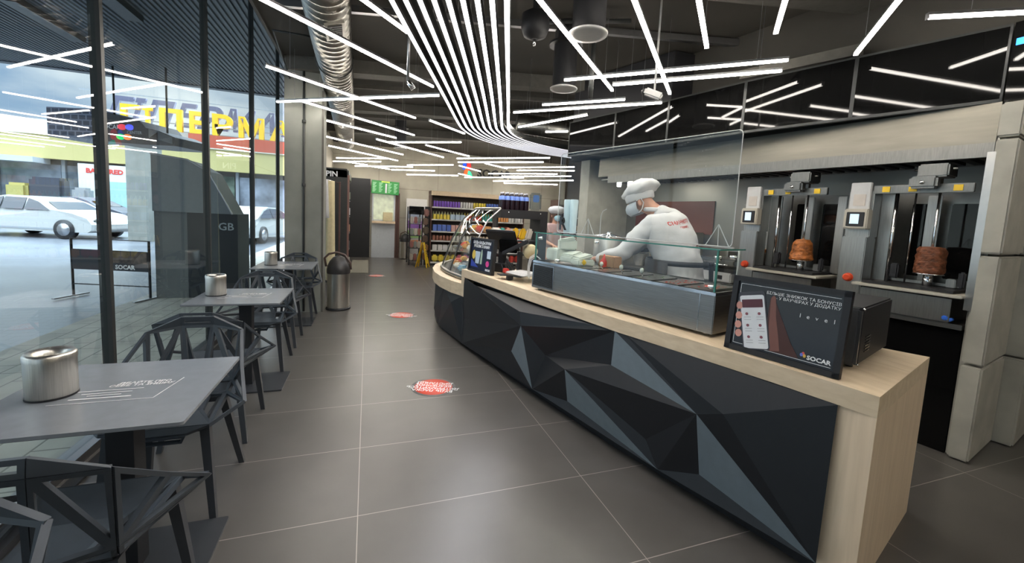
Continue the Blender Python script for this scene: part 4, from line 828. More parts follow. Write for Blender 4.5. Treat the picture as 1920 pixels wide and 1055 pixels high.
# extraction hood
hd_ = thing('extraction_hood', 'long stainless extraction hood above the kebab grills', 'hood', tuple(kp(KL/2, .3, 1.99)))
def ksec(sec, s0, s1):
    b = MB(); n = len(sec); vs = [kp(s0, d_, z) for d_, z in sec]+[kp(s1, d_, z) for d_, z in sec]
    return b.add(vs, [tuple(range(n))[::-1], tuple(range(n, 2*n))]+[(i, (i+1) % n, n+(i+1) % n, n+i) for i in range(n)])
P('lip', ksec([(-.02, 1.99), (.0, 1.985), (.02, 2.07), (-.02, 2.08)], .0, KL-.35), M['steelm'], hd_, True)
P('front_sheet', ksec([(-.018, 2.08), (-.005, 2.33), (.01, 2.33), (.0, 2.08)], .0, KL-.15), mat('satin_hood_steel', (.20, .187, .155), .42, .8, noise=.1, nscale=3, stretch=(1, 1, 8)), hd_, True)
P('end_cheek', ksec([(-.02, 1.99), (.05, 2.33), (.75, 2.33), (.75, 1.99)], -.012, .0), M['steel'], hd_, True)
P('underside', ksec([(.0, 2.03), (.76, 2.03), (.76, 2.05), (.0, 2.05)], .0, KL-.2), M['steeld'], hd_, True)
b = MB()
for k in range(36): kbox(b, .15+.095*k, .20+.095*k, .06, .5, 2.005, 2.03)
o_ = P('grease_filter', b, M['black'], hd_, True)
# kebab grills: each is one thing on the black base counter
for gi, (s0, nm, dz) in enumerate(((.02, 'right', 0), (.86, 'left', -.01))):
    g = thing('kebab_grill', nm+' of the two stainless vertical kebab grills with screen column', 'kebab grill', tuple(kp(s0+.35, .2, .86)), 0, 'vertical kebab grills')
    s = s0
    P('screen_column', kbox(kbox(MB(), s+.57, s+.73, -.02, .14, .90, 1.44, r=.006), s+.57, s+.73, .02, .16, 1.44, 1.80, r=.006), M['steel'], g, True)
    cp1 = P('column_cover', kbox(MB(), s+.585, s+.715, -.005, .022, 1.645+.0, 1.86, r=.004), M['white'], g, True)
    P('cover_badge', kbox(MB(), s+.61, s+.69, -.009, -.004, 1.68, 1.77, r=.003), cm((.55, .5, .45)), cp1, True)
    hs = P('screen_housing', kbox(MB(), s+.565, s+.72, -.06, .02, 1.50, 1.655, r=.008), cm((.50, .46, .38)), g, True)
    P('screen_bezel', kbox(MB(), s+.585, s+.70, -.064, -.058, 1.52, 1.63, r=.003), M['black'], hs, True); P('lcd_screen', kbox(MB(), s+.618, s+.675, -.067, -.063, 1.54, 1.615), M['screen'], hs, True)
    P('emergency_knob', MB().lathe([(.028, 0), (.03, .02), (.02, .03)], kp(s+.655, -.025, 1.12), 14, R=Matrix.Rotation(PI/2, 3, 'Y') @ Matrix.Rotation(PI, 3, 'X') if False else Rk_ @ Matrix.Rotation(PI/2, 3, 'X')).lathe([(.034, -.01), (.034, .004)], kp(s+.655, -.02, 1.12), 14, R=Rk_ @ Matrix.Rotation(PI/2, 3, 'X')), M['orange'], g, True)
    P('shelf', kbox(MB(), s+.0, s+.60, -.10, .30, 1.075, 1.095, r=.004), mat('pale_shelf_steel', (.55, .52, .44), .4, .2), g, True, 'bright steel drip shelf')
    P('drip_tray', kbox(MB(), s+.06, s+.56, -.04, .30, 1.097, 1.115), M['black'], g, True)
    P('drawer_front', kbox(MB(), s+.06, s+.56, -.04, .3, .90, 1.06, r=.004), M['steel'], g, True)
    P('top_bar', kbox(MB(), s+.05, s+.58, .02, .05, 1.775, 1.835, r=.003), M['steelm'], g, True)
    for q in (.10, .33, .48): P('warning_label', kbox(MB(), s+q, s+q+.045, .014, .019, 1.785, 1.825), M['yellow'], g, True)
    P('motor_head', kbox(kbox(MB(), s+.17, s+.33, -.02, .16, 1.88, 1.97, r=.01), s+.21, s+.36, -.06, .02, 1.80, 1.885, r=.015), M['steelm'], g, True)
    P('motor_axle', MB().cyl(kp(s+.15, .06, 1.94), kp(s+.37, .06, 1.94), .010, 8), M['chrome'], g, True); P('motor_bolt', MB().cyl(kp(s+.285, -.075, 1.84), kp(s+.285, -.05, 1.84), .012, 10), M['chrome'], g, True)
    P('spit_rod', MB().cyl(kp(s+.235, .12, 1.12), kp(s+.235, .12, 1.88), .008, 10), M['chrome'], g, True)
    P('spit_base', MB().cyl(kp(s+.235, .12, 1.10), kp(s+.235, .12, 1.20), .028, 18).cyl(kp(s+.235, .12, 1.20), kp(s+.235, .12, 1.206), .085, 24), M['chrome'], g, True)
    P('back_panel', kbox(MB(), s+.0, s+.60, .42, .46, 1.10, 1.80), M['steeld'], g, True)
    P('heater_glass', kbox(MB(), s+.07, s+.24, .405, .418, 1.16, 1.72, r=.01), M['blackg'], g, True)
    P('heater_glass', kbox(MB(), s+.37, s+.46, .405, .418, 1.16, 1.72, r=.01), M['blackg'], g, True)
    for q0, q1, dd in ((.0, .065, .26), (.27, .345, .30), (.47, .57, .16)):
        P('side_reflector', kbox(MB(), s+q0, s+q1, dd, dd+.02, 1.11, 1.775, r=.004), M['steel'], g, True)
    P('guide_rod', MB().cyl(kp(s+.36, .12, 1.12), kp(s+.36, .12, 1.78), .006, 8).cyl(kp(s+.46, .10, 1.10), kp(s+.46, .10, 1.78), .012, 8), M['chrome'], g, True)
    P('knob_handle', kbox(MB(), s+.38, s+.43, .04, .08, 1.15, 1.26, r=.01), M['black'], g, True); P('knob_handle', kbox(MB(), s+.035, s+.07, .05, .09, 1.13, 1.24, r=.01), M['black'], g, True)
    P('carriage', kbox(kbox(MB(), s+.08, s+.52, .20, .24, 1.12, 1.14), s+.10, s+.15, .15, .22, 1.12, 1.18, r=.005), M['steel'], g, True)
    if gi == 0: pr_ = [(.078, 1.207), (.083, 1.23), (.080, 1.30), (.076, 1.37), (.066, 1.395), (.0001, 1.40)]
    else: pr_ = [(.088, 1.207), (.092, 1.22), (.080, 1.27), (.076, 1.32), (.070, 1.36), (.050, 1.388), (.0001, 1.395)]
    fine = []
    for (r0, z0), (r1, z1) in zip(pr_[:-1], pr_[1:]):
        for j in range(6): fine.append((r0+(r1-r0)*j/6, z0+(z1-z0)*j/6))
    fine.append(pr_[-1]); b = MB(); b.lathe(fine, kp(s+.235, .12, 0), 40)
    rnd = random.Random(gi); c0 = kp(s+.235, .12, 0)
    b.v = [tuple(Vector((c0.x, c0.y, v[2]))+Vector((v[0]-c0.x, v[1]-c0.y, 0))*(1+.10*mnoise.noise(Vector(v)*38)+.05*mnoise.noise(Vector(v)*90))) for v in b.v]
    T('kebab_meat', b, M['meat2'] if gi == 0 else M['meat'], ['dark brown straight sided kebab cone on the right grill', 'orange brown tapering kebab cone on the left grill'][gi], 'meat')
base = thing('grill_base_counter', 'black fronted base counter under the two grills', 'counter', tuple(kp(.9, .3, 0)))
P('carcass', kbox(MB(), .02, 3.3, .02, .70, .0, .86), M['blackg'], base, True); P('worktop', kbox(MB(), .02, 3.3, -.02, .74, .86, .895, r=.003), M['steelh'], base, True)
T('gas_valve', MB().cyl(kp(.08, -.03, .92), kp(.08, .02, .92), .012).rbox(kp(.10, -.04, .93), (.03, .02, .03), .006, R=Rk_), cm((.05, .2, .8)), 'small blue gas valve under the right grill', 'valve')
# contact grill and other appliances left of the grills, behind the chef
t = thing('contact_grill', 'black and white contact toaster grill right of the chef', 'grill', tuple(kp(1.9, .2, .9)))
P('body', kbox(MB(), 1.66, 2.10, .0, .40, .90, 1.00, r=.01), cm((.5, .5, .5)), t, True); P('lower_plate', kbox(MB(), 1.64, 2.12, .02, .38, 1.0, 1.04, r=.008), M['black'], t, True); P('upper_plate', kbox(MB(), 1.64, 2.12, .02, .38, 1.07, 1.14, r=.02), M['steeld'], t, True)
P('handle', MB().cyl(kp(1.68, -.04, 1.08), kp(2.08, -.04, 1.08), .012), M['chrome'], t, True); P('switch', kbox(MB(), 1.75, 1.80, -.004, .002, .93, .97), M['black'], t, True)
t = thing('steel_rack_shelf', 'small steel shelf with orange tray beside the left grill', 'shelf', tuple(kp(1.6, .2, .9)))
P('shelf_board', kbox(MB(), 1.62, 2.0, .42, .70, 1.20, 1.215), M['steel'], t, True); P('upright', kbox(kbox(MB(), 1.62, 1.635, .42, .70, .895, 1.20), 1.985, 2.0, .42, .70, .895, 1.20), M['steel'], t, True)
T('orange_tray', kbox(MB(), 1.66, 1.9, .46, .66, 1.216, 1.25, r=.01), cm((.45, .2, .07)), 'orange brown tray on the small steel shelf', 'tray')
T('bread_bag', MB().sph(kp(2.62, .30, 1.045), .15, 18, e=(1.2, .8, 1)), mat('cloudy_bag', (.52, .50, .42), .3, noise=.2, nscale=14, bump=.8), 'crumpled cloudy plastic bag of flatbread left of the chef shoulder', 'bag')
T('bread_box', kbox(MB(), 2.52, 3.05, .35, .72, .897, 1.38, r=.01), M['card'] if False else cm((.20, .17, .11)), 'dark tan tall box behind the flatbread bag', 'box')
t = thing('blender_group', 'dark kitchen mixer on the worktop near the far end', 'mixer', tuple(kp(3.15, .3, .9)))
P('bowl', MB().lathe([(.07, 0), (.10, .1), (.10, .16)], kp(3.15, .3, .897)), M['steel'], t, True); P('head', kbox(MB(), 3.05, 3.28, .22, .40, 1.08, 1.18, r=.03), M['black'], t, True)
# glossy black fascia with reflections
Fp = [(3.735, 1.525), (3.485, 2.24), (3.235, 3.0), (3.05, 3.80), (2.85, 4.52), (2.62, 5.30)]
Ft = [(3.735, 1.525), (3.45, 2.25), (3.20, 3.0), (3.05, 3.86), (2.85, 4.52), (2.62, 5.30)]
lab = ['glossy black fascia panel above the right grill', 'glossy black fascia panel above the left grill', 'glossy black fascia panel third from the right, over the screen top edge', 'glossy black fascia panel above the chef hat', 'leftmost glossy black fascia panel next to the ribbon lights']
for i in range(5):
    a, b_ = Vector(Fp[i]), Vector(Fp[i+1]); d_ = (b_-a).normalized(); nn = Vector((d_.y, -d_.x))
    t = thing('fascia_panel', lab[i], 'panel', (*((a+b_)/2), 2.33), 0, 'glossy black fascia panels')
    a2, b2 = a+d_*.012, b_-d_*.012
    P('gloss_sheet', MB().prism([tuple(a2), tuple(b2), tuple(b2+nn*.03), tuple(a2+nn*.03)], 2.35, 2.785), M['blackg'], t, True)
    P('panel_frame', MB().prism([tuple(a-nn*.004), tuple(a2-nn*.004), tuple(a2+nn*.035), tuple(a+nn*.035)], 2.33, 2.80).prism([tuple(b2-nn*.004), tuple(b_-nn*.004), tuple(b_+nn*.035), tuple(b2+nn*.035)], 2.33, 2.80).prism([tuple(a-nn*.004), tuple(b_-nn*.004), tuple(b_+nn*.035), tuple(a+nn*.035)], 2.33, 2.35).prism([tuple(a-nn*.002), tuple(b_-nn*.002), tuple(b_+nn*.035), tuple(a+nn*.035)], 2.785, 2.80), M['frame'], t, True)
t = thing('menu_lightbox', 'glossy menu panel with a blue light strip at the right edge of the view', 'panel', (3.9, 1.1, 2.33))
a, b_ = Vector((3.732, 1.515)), Vector((3.80, .62)); d_ = (b_-a).normalized(); nn = Vector((-d_.y, d_.x))
P('gloss_sheet', MB().prism([tuple(a), tuple(b_), tuple(b_+nn*.04), tuple(a+nn*.04)], 2.33, 2.80), M['blackg'], t, True)
P('blue_strip', MB().prism([tuple(a+d_*.014-nn*.003), tuple(b_-d_*.02-nn*.003), tuple(b_-d_*.02), tuple(a+d_*.014)], 2.66, 2.70), M['sky_plate'], t, True)
P('logo_mark', MB().sph((*(a+d_*.06-nn*.002), 2.745), .014, 10), M['red'], t, True)
T('support_rail', MB().prism([(3.50, 2.25), (3.20, 3.05), (3.26, 3.05), (3.56, 2.25)], 2.82, 2.90), M['beam'], 'pale grey steel rail on top of the fascia panels', 'rail')
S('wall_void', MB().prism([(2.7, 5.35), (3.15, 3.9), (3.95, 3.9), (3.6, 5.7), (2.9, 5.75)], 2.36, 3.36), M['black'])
for k in range(3): P('reflected_bulb', MB().lathe([(.028, 0), (.028, .09)], kp(3.0+.2*k, .05, 1.94), 12), M['white_led'], hd_, True)  # bulbs seen in reflection, put in as glowing stubs under the hood
# ================================================================== PEOPLE
def skin(name, chains, mat_, parent, root=0, sub=2, wrinkle=0):
    """chains: list of lists of (co, rx, ry); shared points are joined when equal"""
    vs, es, rs = [], [], []
    idx = {}
    for ch_ in chains:
        prev = None
        for co, rx, ry in ch_:
            k = tuple(round(c, 4) for c in co)
            if k not in idx: idx[k] = len(vs); vs.append(Vector(co)); rs.append((rx, ry))
            if prev is not None and (prev, idx[k]) not in es: es.append((prev, idx[k]))
            prev = idx[k]
    inv = MW[parent.name].inverted() if parent else Matrix.Identity(4)
    me = bpy.data.meshes.new(name); me.from_pydata([tuple(inv @ v) for v in vs], es, [])
    ob = bpy.data.objects.new(name, me); COL.objects.link(ob)
    sm_ = ob.modifiers.new('skin', 'SKIN'); sm_.use_smooth_shade = True
    for i, (a, b) in enumerate(rs): me.skin_vertices[0].data[i].radius = (a, b)
    me.skin_vertices[0].data[root].use_root = True
    sb_ = ob.modifiers.new('sub', 'SUBSURF'); sb_.levels = sb_.render_levels = sub
    dg = bpy.context.evaluated_depsgraph_get(); m2 = bpy.data.meshes.new_from_object(ob.evaluated_get(dg)); bpy.data.objects.remove(ob)
    m2.name = name; m2.materials.clear(); m2.materials.append(mat_)
    if wrinkle:
        for v in m2.vertices: v.co += v.normal*(wrinkle*(mnoise.noise(v.co*7)+.9*mnoise.noise(Vector((v.co.x*9, v.co.y*9, v.co.z*22)))))
    for p in m2.polygons: p.use_smooth = True
    o = bpy.data.objects.new(name, m2); COL.objects.link(o)
    if parent: o.parent = parent; MW[o.name] = MW[parent.name]
    return o
import mathutils.noise as mnoise
def L(a, b, t): return tuple(Vector(a).lerp(Vector(b), t))
def hand(wrist, dirv, up, thumb_side, curl=.5, s=1.0):
    """chains for palm and five fingers"""
    d = Vector(dirv).normalized(); u = Vector(up); u = (u-d*u.dot(d)).normalized(); r = d.cross(u)*thumb_side
    w = Vector(wrist); palm = w+d*.085*s; out = [[(tuple(w), .026, .020), (tuple(w+d*.045*s), .034, .018), (tuple(palm), .036, .016)]]
    for k, ln in enumerate((.072, .080, .074, .058)):
        b0 = palm+r*(.030-.020*k)*s; c_ = curl*(1+.1*k)
        p1 = b0+(d*math.cos(c_*.6)-u*math.sin(c_*.6))*ln*.5*s; p2 = p1+(d*math.cos(c_*1.4)-u*math.sin(c_*1.4))*ln*.3*s; p3 = p2+(d*math.cos(c_*2)-u*math.sin(c_*2))*ln*.22*s
        out.append([(tuple(palm), .036, .016), (tuple(b0+d*.002), .010, .010), (tuple(p1), .0088, .0088), (tuple(p2), .008, .008), (tuple(p3), .0065, .0065)])
    t0 = w+d*.03*s+r*.022*s
    out.append([(tuple(w+d*.045*s), .034, .018), (tuple(t0+r*.015*s+d*.01), .012, .012), (tuple(t0+(r*.8+d*.7-u*.2)*.045*s), .010, .010), (tuple(t0+(r*.8+d*1.0-u*.4)*.062*s), .0085, .0085)])
    return out
# ---- chef, bending toward the display case
ch_ = thing('person', 'chef in white jacket, black apron, white cap and mask leaning over the display case', 'person', (2.42, 2.66, 0))
hip = (2.40, 2.68, .96); waist = (2.385, 2.70, 1.14); chest = (2.385, 2.78, 1.38); neckb = (2.33, 2.92, 1.55); neck = (2.29, 2.985, 1.595); head = (2.24, 3.06, 1.65); htop = (2.235, 3.075, 1.74)
shL = (2.17, 2.80, 1.44); elL = (1.985, 2.94, 1.185); wrL = (1.875, 3.16, 1.125)
shR = (2.46, 3.03, 1.45); elR = (2.28, 3.22, 1.20); wrR = (2.05, 3.30, 1.13)
def leg(sx):
    o = Vector((-.07*sx*.8, -.06*sx, 0)); h_ = Vector(hip)+o*1.2; return [(hip, .15, .13), (tuple(h_-Vector((0, 0, .08))), .10, .10), (tuple(h_-Vector((-.01, 0, .48))), .065, .065), (tuple(Vector((h_.x+.03, h_.y, .10))), .045, .045), (tuple(Vector((h_.x-.05, h_.y+.10, .035))), .04, .03)]
body_ch = [[(hip, .15, .13), (waist, .15, .13), (chest, .16, .13), (neckb, .08, .07), (neck, .062, .062), (head, .088, .10), (htop, .06, .07)],
           [(chest, .16, .13), (shL, .06, .06), (elL, .045, .045), (wrL, .027, .024)], [(chest, .16, .13), (shR, .06, .06), (elR, .045, .045), (wrR, .027, .024)], leg(1), leg(-1)]
dL = Vector(wrL)-Vector(elL); dR = Vector(wrR)-Vector(elR)
body_ch += hand(wrL, (-.35, .55, -.25), (-.3, -.2, 1), 1, .7)+hand(wrR, (-.8, .1, -.25), (0, 0, 1), -1, .6)
skin('body', body_ch, M['skin'], ch_)
jk_ = skin('jacket', [[(L(hip, waist, -.9), .255, .215), (hip, .245, .205), (waist, .225, .19), (L(waist, chest, .5), .235, .20), (chest, .225, .195), (L(chest, neckb, .6), .18, .155), (neckb, .105, .10), (L(neckb, neck, .3), .075, .075)],
     [(chest, .225, .185), (shL, .098, .098), (L(shL, elL, .5), .085, .085), (elL, .074, .074), (L(elL, wrL, .6), .062, .06), (L(elL, wrL, .9), .050, .046)],
     [(chest, .225, .185), (shR, .095, .095), (elR, .072, .072), (L(elR, wrR, .85), .052, .05)]], M['cloth'], ch_, sub=3, wrinkle=.014)
skin('trousers', [[(L(hip, waist, .1), .19, .16), (hip, .18, .155)], leg(1)[0:1]+[(a, r1+.03, r2+.03) for a, r1, r2 in leg(1)[1:4]], leg(-1)[0:1]+[(a, r1+.03, r2+.03) for a, r1, r2 in leg(-1)[1:4]]], M['cloth'], ch_)
# apron: band round the waist and the front bib cloth
def ell(c, rx, ry, z, a0, a1, n, rot=0): return [Vector((c[0]+rx*math.cos(a)*math.cos(rot)-ry*math.sin(a)*math.sin(rot), c[1]+rx*math.cos(a)*math.sin(rot)+ry*math.sin(a)*math.cos(rot), z)) for a in [a0+(a1-a0)*i/n for i in range(n+1)]]
ap = MB(); n_ = 40; up_, lo_, lw_ = ell(waist, .262, .235, 1.185, 0, 2*PI, n_), ell(waist, .264, .237, 1.145, 0, 2*PI, n_), None
ap.add(up_+lo_, [(i, i+1, n_+2+i, n_+1+i) for i in range(n_)], smooth=True)
fa0, fa1 = math.radians(75), math.radians(215)
q0 = ell(waist, .268, .240, 1.17, fa0, fa1, 14); q1 = ell(waist, .262, .235, .55, fa0, fa1, 14); q0b = [v*1 for v in q0]
ap.add(q0+q1, [(i, i+1, 16+i, 15+i) for i in range(14)], smooth=True)
o_ = P('apron', ap, M['black'], ch_, True); md = o_.modifiers.new('th', 'SOLIDIFY'); md.thickness = .008
tx_ = ell(waist, .275, .245, 1.165, math.radians(-62), math.radians(-58), 1)[0]
P('apron_tie', MB().slab([tx_+Vector((-.02, 0, .02)), tx_+Vector((.02, 0, .02)), tx_+Vector((.03, -.01, -.22)), tx_+Vector((-.0, -.01, -.24))], .01).sph(tx_+Vector((0, -.005, .01)), .02, 8), M['black'], ch_, True)
# cap: band plus puffy crown
hv = (Vector(htop)-Vector(neck)).normalized(); fwd = Vector((-.62, .74, -.28)).normalized(); zc = (Vector((-.20, .24, 1))).normalized(); xc = fwd-zc*fwd.dot(zc); xc.normalize(); Rh = Matrix((xc, zc.cross(xc), zc)).transposed()
hc = Vector(head)
P('cap_band', MB().lathe([(.106, .005), (.112, .012), (.118, .062), (.114, .07)], hc, 30, R=Rh, sx=1.08), M['cloth'], ch_, True)
b = MB(); b.lathe([(.112, .055), (.122, .058), (.132, .070), (.140, .090), (.142, .112), (.136, .135), (.120, .157), (.095, .176), (.06, .190), (.025, .196), (.0001, .197)], hc, 36, R=Rh, sx=1.08)
rnd = random.Random(3); cc = hc+Rh @ Vector((-.03, 0, .1))
b.v = [tuple(Vector(v)+(Rh @ Vector((-.035, 0, -.012)))*max(0, min(1, ((Rh.transposed() @ (Vector(v)-hc)).z-.075)/.04))+(Vector(v)-cc).normalized()*(.022*mnoise.noise(Vector(v)*11)+.010*mnoise.noise(Vector(v)*26))) for v in b.v]
P('cap_crown', b, M['cloth'], ch_, True)
# face: nose, eyes, ear, brows under the mask and cap
left = zc.cross(xc)
def fp_(x, y, z): return hc+Rh @ Vector((x, y, z))
P('ear', MB().sph(fp_(-.01, -.098, -.02), .030, 12, R=Rh, e=(.6, .35, 1)).sph(fp_(-.01, .098, -.02), .030, 12, R=Rh, e=(.6, .35, 1)), M['skin'], ch_, True)
P('eye', MB().sph(fp_(.090, -.032, .004), .012, 10).sph(fp_(.090, .032, .004), .012, 10), M['white'], ch_, True)
P('iris', MB().sph(fp_(.099, -.032, .002), .006, 8).sph(fp_(.099, .032, .002), .006, 8), cm((.1, .06, .03)), ch_, True)
P('eyebrow', MB().rbox(fp_(.098, -.034, .022), (.012, .035, .007), .003, R=Rh).rbox(fp_(.098, .034, .022), (.012, .035, .007), .003, R=Rh), cm((.08, .05, .03)), ch_, True)
P('nose', MB().sph(fp_(.108, 0, -.022), .018, 10, R=Rh, e=(1, .8, 1.4)), M['skin'], ch_, True)
b = MB(); vs = []
for i in range(13):
    a = math.radians(-82+164*i/12)
    for z_, rr0 in ((.0, .108), (-.03, .122), (-.065, .122), (-.10, .095)): k2 = 1+.16*math.cos(a)**2; vs.append(fp_(rr0*math.cos(a)*k2, rr0*math.sin(a)*.92, z_-.012*math.cos(a)))
b.add(vs, [(i*4+j, i*4+j+1, i*4+5+j, i*4+4+j) for i in range(12) for j in range(3)], smooth=True); P('face_mask', b, mat('mask_paper', (.46, .50, .54), .8), ch_, True)
P('mask_loop', MB().tube([fp_(.01, -.108, -.0), fp_(-.03, -.106, .012), fp_(-.045, -.10, -.03), fp_(-.02, -.105, -.08), fp_(.012, -.10, -.10)], .004, 6).tube([fp_(.01, .108, -.0), fp_(-.03, .106, .012), fp_(-.045, .10, -.03), fp_(-.02, .105, -.08), fp_(.012, .10, -.10)], .004, 6), M['cloth'], ch_, True)
P('hair', MB().lathe([(.098, .025), (.100, .0), (.094, -.03), (.085, -.045)], hc+Rh @ Vector((-.012, 0, 0)), 24, R=Rh), cm((.30, .20, .09)), ch_, True) if False else None
P('collar', MB().tube(ell(L(neckb, neck, .35), .088, .085, 1.580, 0, 2*PI, 18)[:-1], .019, 8, closed=True), M['cloth'], ch_, True)
from mathutils.bvhtree import BVHTree
bv = BVHTree.FromPolygons([MW[ch_.name] @ v.co for v in jk_.data.vertices], [tuple(p.vertices) for p in jk_.data.polygons])
def on_jacket(me, dist=.0025):
    """print lies on the cloth: push every vertex onto the jacket surface"""
    dr = Vector((-.12, 1, -.05)).normalized()
    for v in me.vertices:
        h, n, i, d_ = bv.ray_cast(v.co-dr*.6, dr)
        if h: v.co = h-dr*dist
    return me
Mb = frame(Vector((2.345, 2.50, 1.49)), (.93, .12, .16), (-.14, .1, 1))
P('back_lettering', on_jacket(textm('b', 'СМАЧНОГО', .038, M['red'], Mb, ext=0, bold=.0012)), M['red'], ch_, True)
P('back_script', on_jacket(textm('b', 'апетиту', .026, M['red'], Mb @ Matrix.Translation((.01, -.038, .0)), ext=0, bold=.0008)), M['red'], ch_, True)
# ---- second worker, facing us far behind the counter
w2 = thing('person', 'worker in pale pink top, white cap and light blue mask behind the tills', 'person', (3.05, 6.5, 0))
ox, oy = 3.05, 6.5
def q3(x, y, z): return (ox+x, oy+y, z)
hp2, ch2, nb2, nk2, hd2, ht2 = q3(0, 0, .9), q3(0, 0, 1.20), q3(0, -.01, 1.38), q3(0, -.02, 1.43), q3(0, -.035, 1.53), q3(0, -.02, 1.62)
def arm(s): return [(ch2, .14, .10), (q3(.17*s, 0, 1.32), .05, .05), (q3(.22*s, -.08, 1.08), .038, .038), (q3(.14*s, -.28, 1.02), .024, .022)]
def leg2(s): return [(hp2, .13, .11), (q3(.09*s, 0, .8), .085, .085), (q3(.09*s, 0, .47), .055, .055), (q3(.09*s, .02, .09), .04, .04), (q3(.09*s, -.1, .03), .035, .025)]
bc = [[(hp2, .13, .11), (ch2, .14, .10), (nb2, .07, .06), (nk2, .05, .05), (hd2, .075, .09), (ht2, .05, .06)], arm(1), arm(-1), leg2(1), leg2(-1)]
bc += hand(q3(.14, -.28, 1.02), (-.3, -1, -.2), (0, 0, 1), -1)+hand(q3(-.14, -.28, 1.02), (.3, -1, -.2), (0, 0, 1), 1)
skin('body', bc, M['skin'], w2)
pk = mat('pale_pink_cotton', (.50, .36, .345), .85)
skin('top', [[(hp2, .16, .13), (ch2, .17, .13), (nb2, .08, .07)], [(ch2, .17, .13), (q3(.17, 0, 1.32), .075, .075), (q3(.215, -.06, 1.12), .06, .06)], [(ch2, .17, .13), (q3(-.17, 0, 1.32), .075, .075), (q3(-.215, -.06, 1.12), .06, .06)]], pk, w2)
skin('trousers', [[(hp2, .15, .13), (L(hp2, ch2, .1), .15, .13)]]+[[(hp2, .15, .13)]+[(a, r1+.02, r2+.02) for a, r1, r2 in leg2(s)[1:4]] for s in (1, -1)], M['black'], w2)
b = MB().lathe([(.095, .02), (.135, .05), (.15, .09), (.12, .13), (.05, .15), (.0001, .152)], Vector(hd2), 28); P('cap', b, M['cloth'], w2, True)
P('cap_mark', MB().rbox(Vector(hd2)+Vector((-.01, -.140, .085)), (.05, .006, .012), .002), M['red'], w2, True)
P('face_mask', MB().sph(Vector(hd2)+Vector((0, -.055, -.055)), .062, 14, e=(1.05, .8, .9)), cm((.35, .58, .68)), w2, True)
P('eye', MB().sph(Vector(hd2)+Vector((-.03, -.088, .0)), .010, 8).sph(Vector(hd2)+Vector((.03, -.088, .0)), .010, 8), M['black'], w2, True)
P('ear', MB().sph(Vector(hd2)+Vector((-.085, -.0, -.02)), .022, 8, e=(.4, .6, 1)).sph(Vector(hd2)+Vector((.085, -.0, -.02)), .022, 8, e=(.4, .6, 1)), M['skin'], w2, True)
P('hair', MB().lathe([(.088, .03), (.092, .0), (.085, -.05)], Vector(hd2)+Vector((0, .012, 0)), 20), cm((.12, .07, .05)), w2, True)
# ================================================================== SHOP SHELVES AT THE BACK
def shelf_unit(name, label, x0, x1, y, depth, top, shelves, fascia=True):
    t = thing(name, label, 'shelving', ((x0+x1)/2, y+depth/2, 0))
    P('side_panel', MB().bb(x0-.03, y, 0, x0, y+depth, top), M['brown'], t, True); P('side_panel', MB().bb(x1, y, 0, x1+.03, y+depth, top), M['brown'], t, True)
    P('back_panel', MB().bb(x0, y+depth-.02, .05, x1, y+depth, top-.1), cm((.16, .12, .10)), t, True); P('plinth', MB().bb(x0, y+.04, 0, x1, y+depth, .09), M['black'], t, True)
    for z in shelves:
        P('shelf_board', MB().bb(x0, y, z-.012, x1, y+depth-.02, z), cm((.25, .20, .16)), t, True)
        P('price_rail', MB().bb(x0, y-.012, z-.035, x1, y-.001, z+.004), cm((.60, .60, .56)), t, True)
    if fascia: P('header', MB().bb(x0-.03, y-.05, top-.12, x1+.03, y+depth, top), M['wood'], t, True)
    return t
gx0, gx1, gy, gd = 1.66, 4.35, 11.50, .5
shelf_unit('product_shelving', 'brown shelving with oak header full of drinks and boxes at the back wall', gx0, gx1, gy, gd, 2.06, (.10, .43, .70, .96, 1.29, 1.63))
protos = {}
def proto(kind, rgb):
    k = (kind, rgb)
    if k in protos: return protos[k]
    m = cm(rgb, .35); b = MB()
    if kind == 'can': b.lathe([(.028, 0), (.033, .008), (.033, .15), (.027, .165)], seg=12)
    elif kind == 'bottle': b.lathe([(.034, 0), (.036, .01), (.036, .13), (.015, .18), (.014, .215)], seg=12)
    elif kind == 'jar': b.lathe([(.04, 0), (.042, .01), (.042, .11), (.036, .115), (.036, .14)], seg=12)
    elif kind == 'box': b.rbox((0, 0, .09), (.11, .10, .18), .004)
    elif kind == 'bag': b.rbox((0, 0, .10), (.16, .08, .20), .035)
    else: b.rbox((0, 0, .075), (.13, .12, .15), .01)
    protos[k] = b.mesh(kind, m); return protos[k]
cnt = {}
ORD = ['', 'first', 'second', 'third', 'fourth', 'fifth', 'sixth', 'seventh', 'eighth', 'ninth', 'tenth', 'eleventh', 'twelfth', 'thirteenth', 'fourteenth', 'fifteenth', 'sixteenth', 'seventeenth', 'eighteenth', 'nineteenth', 'twentieth']+['later']*12
def row(x0, x1, y, z, items, where, jitter=.0):
    x = x0; i = 0
    wd = dict(can=.072, bottle=.078, jar=.092, box=.125, bag=.172, carton=.142)
    while x < x1-.04:
        kind, rgb, cn_ = items[min(len(items)-1, int((x-x0)/(x1-x0)*len(items)))]
        w = wd[kind]; o = bpy.data.objects.new('product_'+kind, proto(kind, rgb)); COL.objects.link(o)
        o.location = (x+w/2, y+.07+random.uniform(0, .02), z+.001); o.rotation_euler = (0, 0, random.uniform(-.1, .1))
        k_ = (cn_, kind, where); cnt[k_] = cnt.get(k_, 0)+1
        o['label'] = '%s %s %s, %s from left' % (cn_, kind, where, ORD[min(cnt[k_], 29)]); o['category'] = kind; o['group'] = '%s %s %s' % (cn_, dict(box='boxes').get(kind, kind+'s'), where)
        x += w+.004
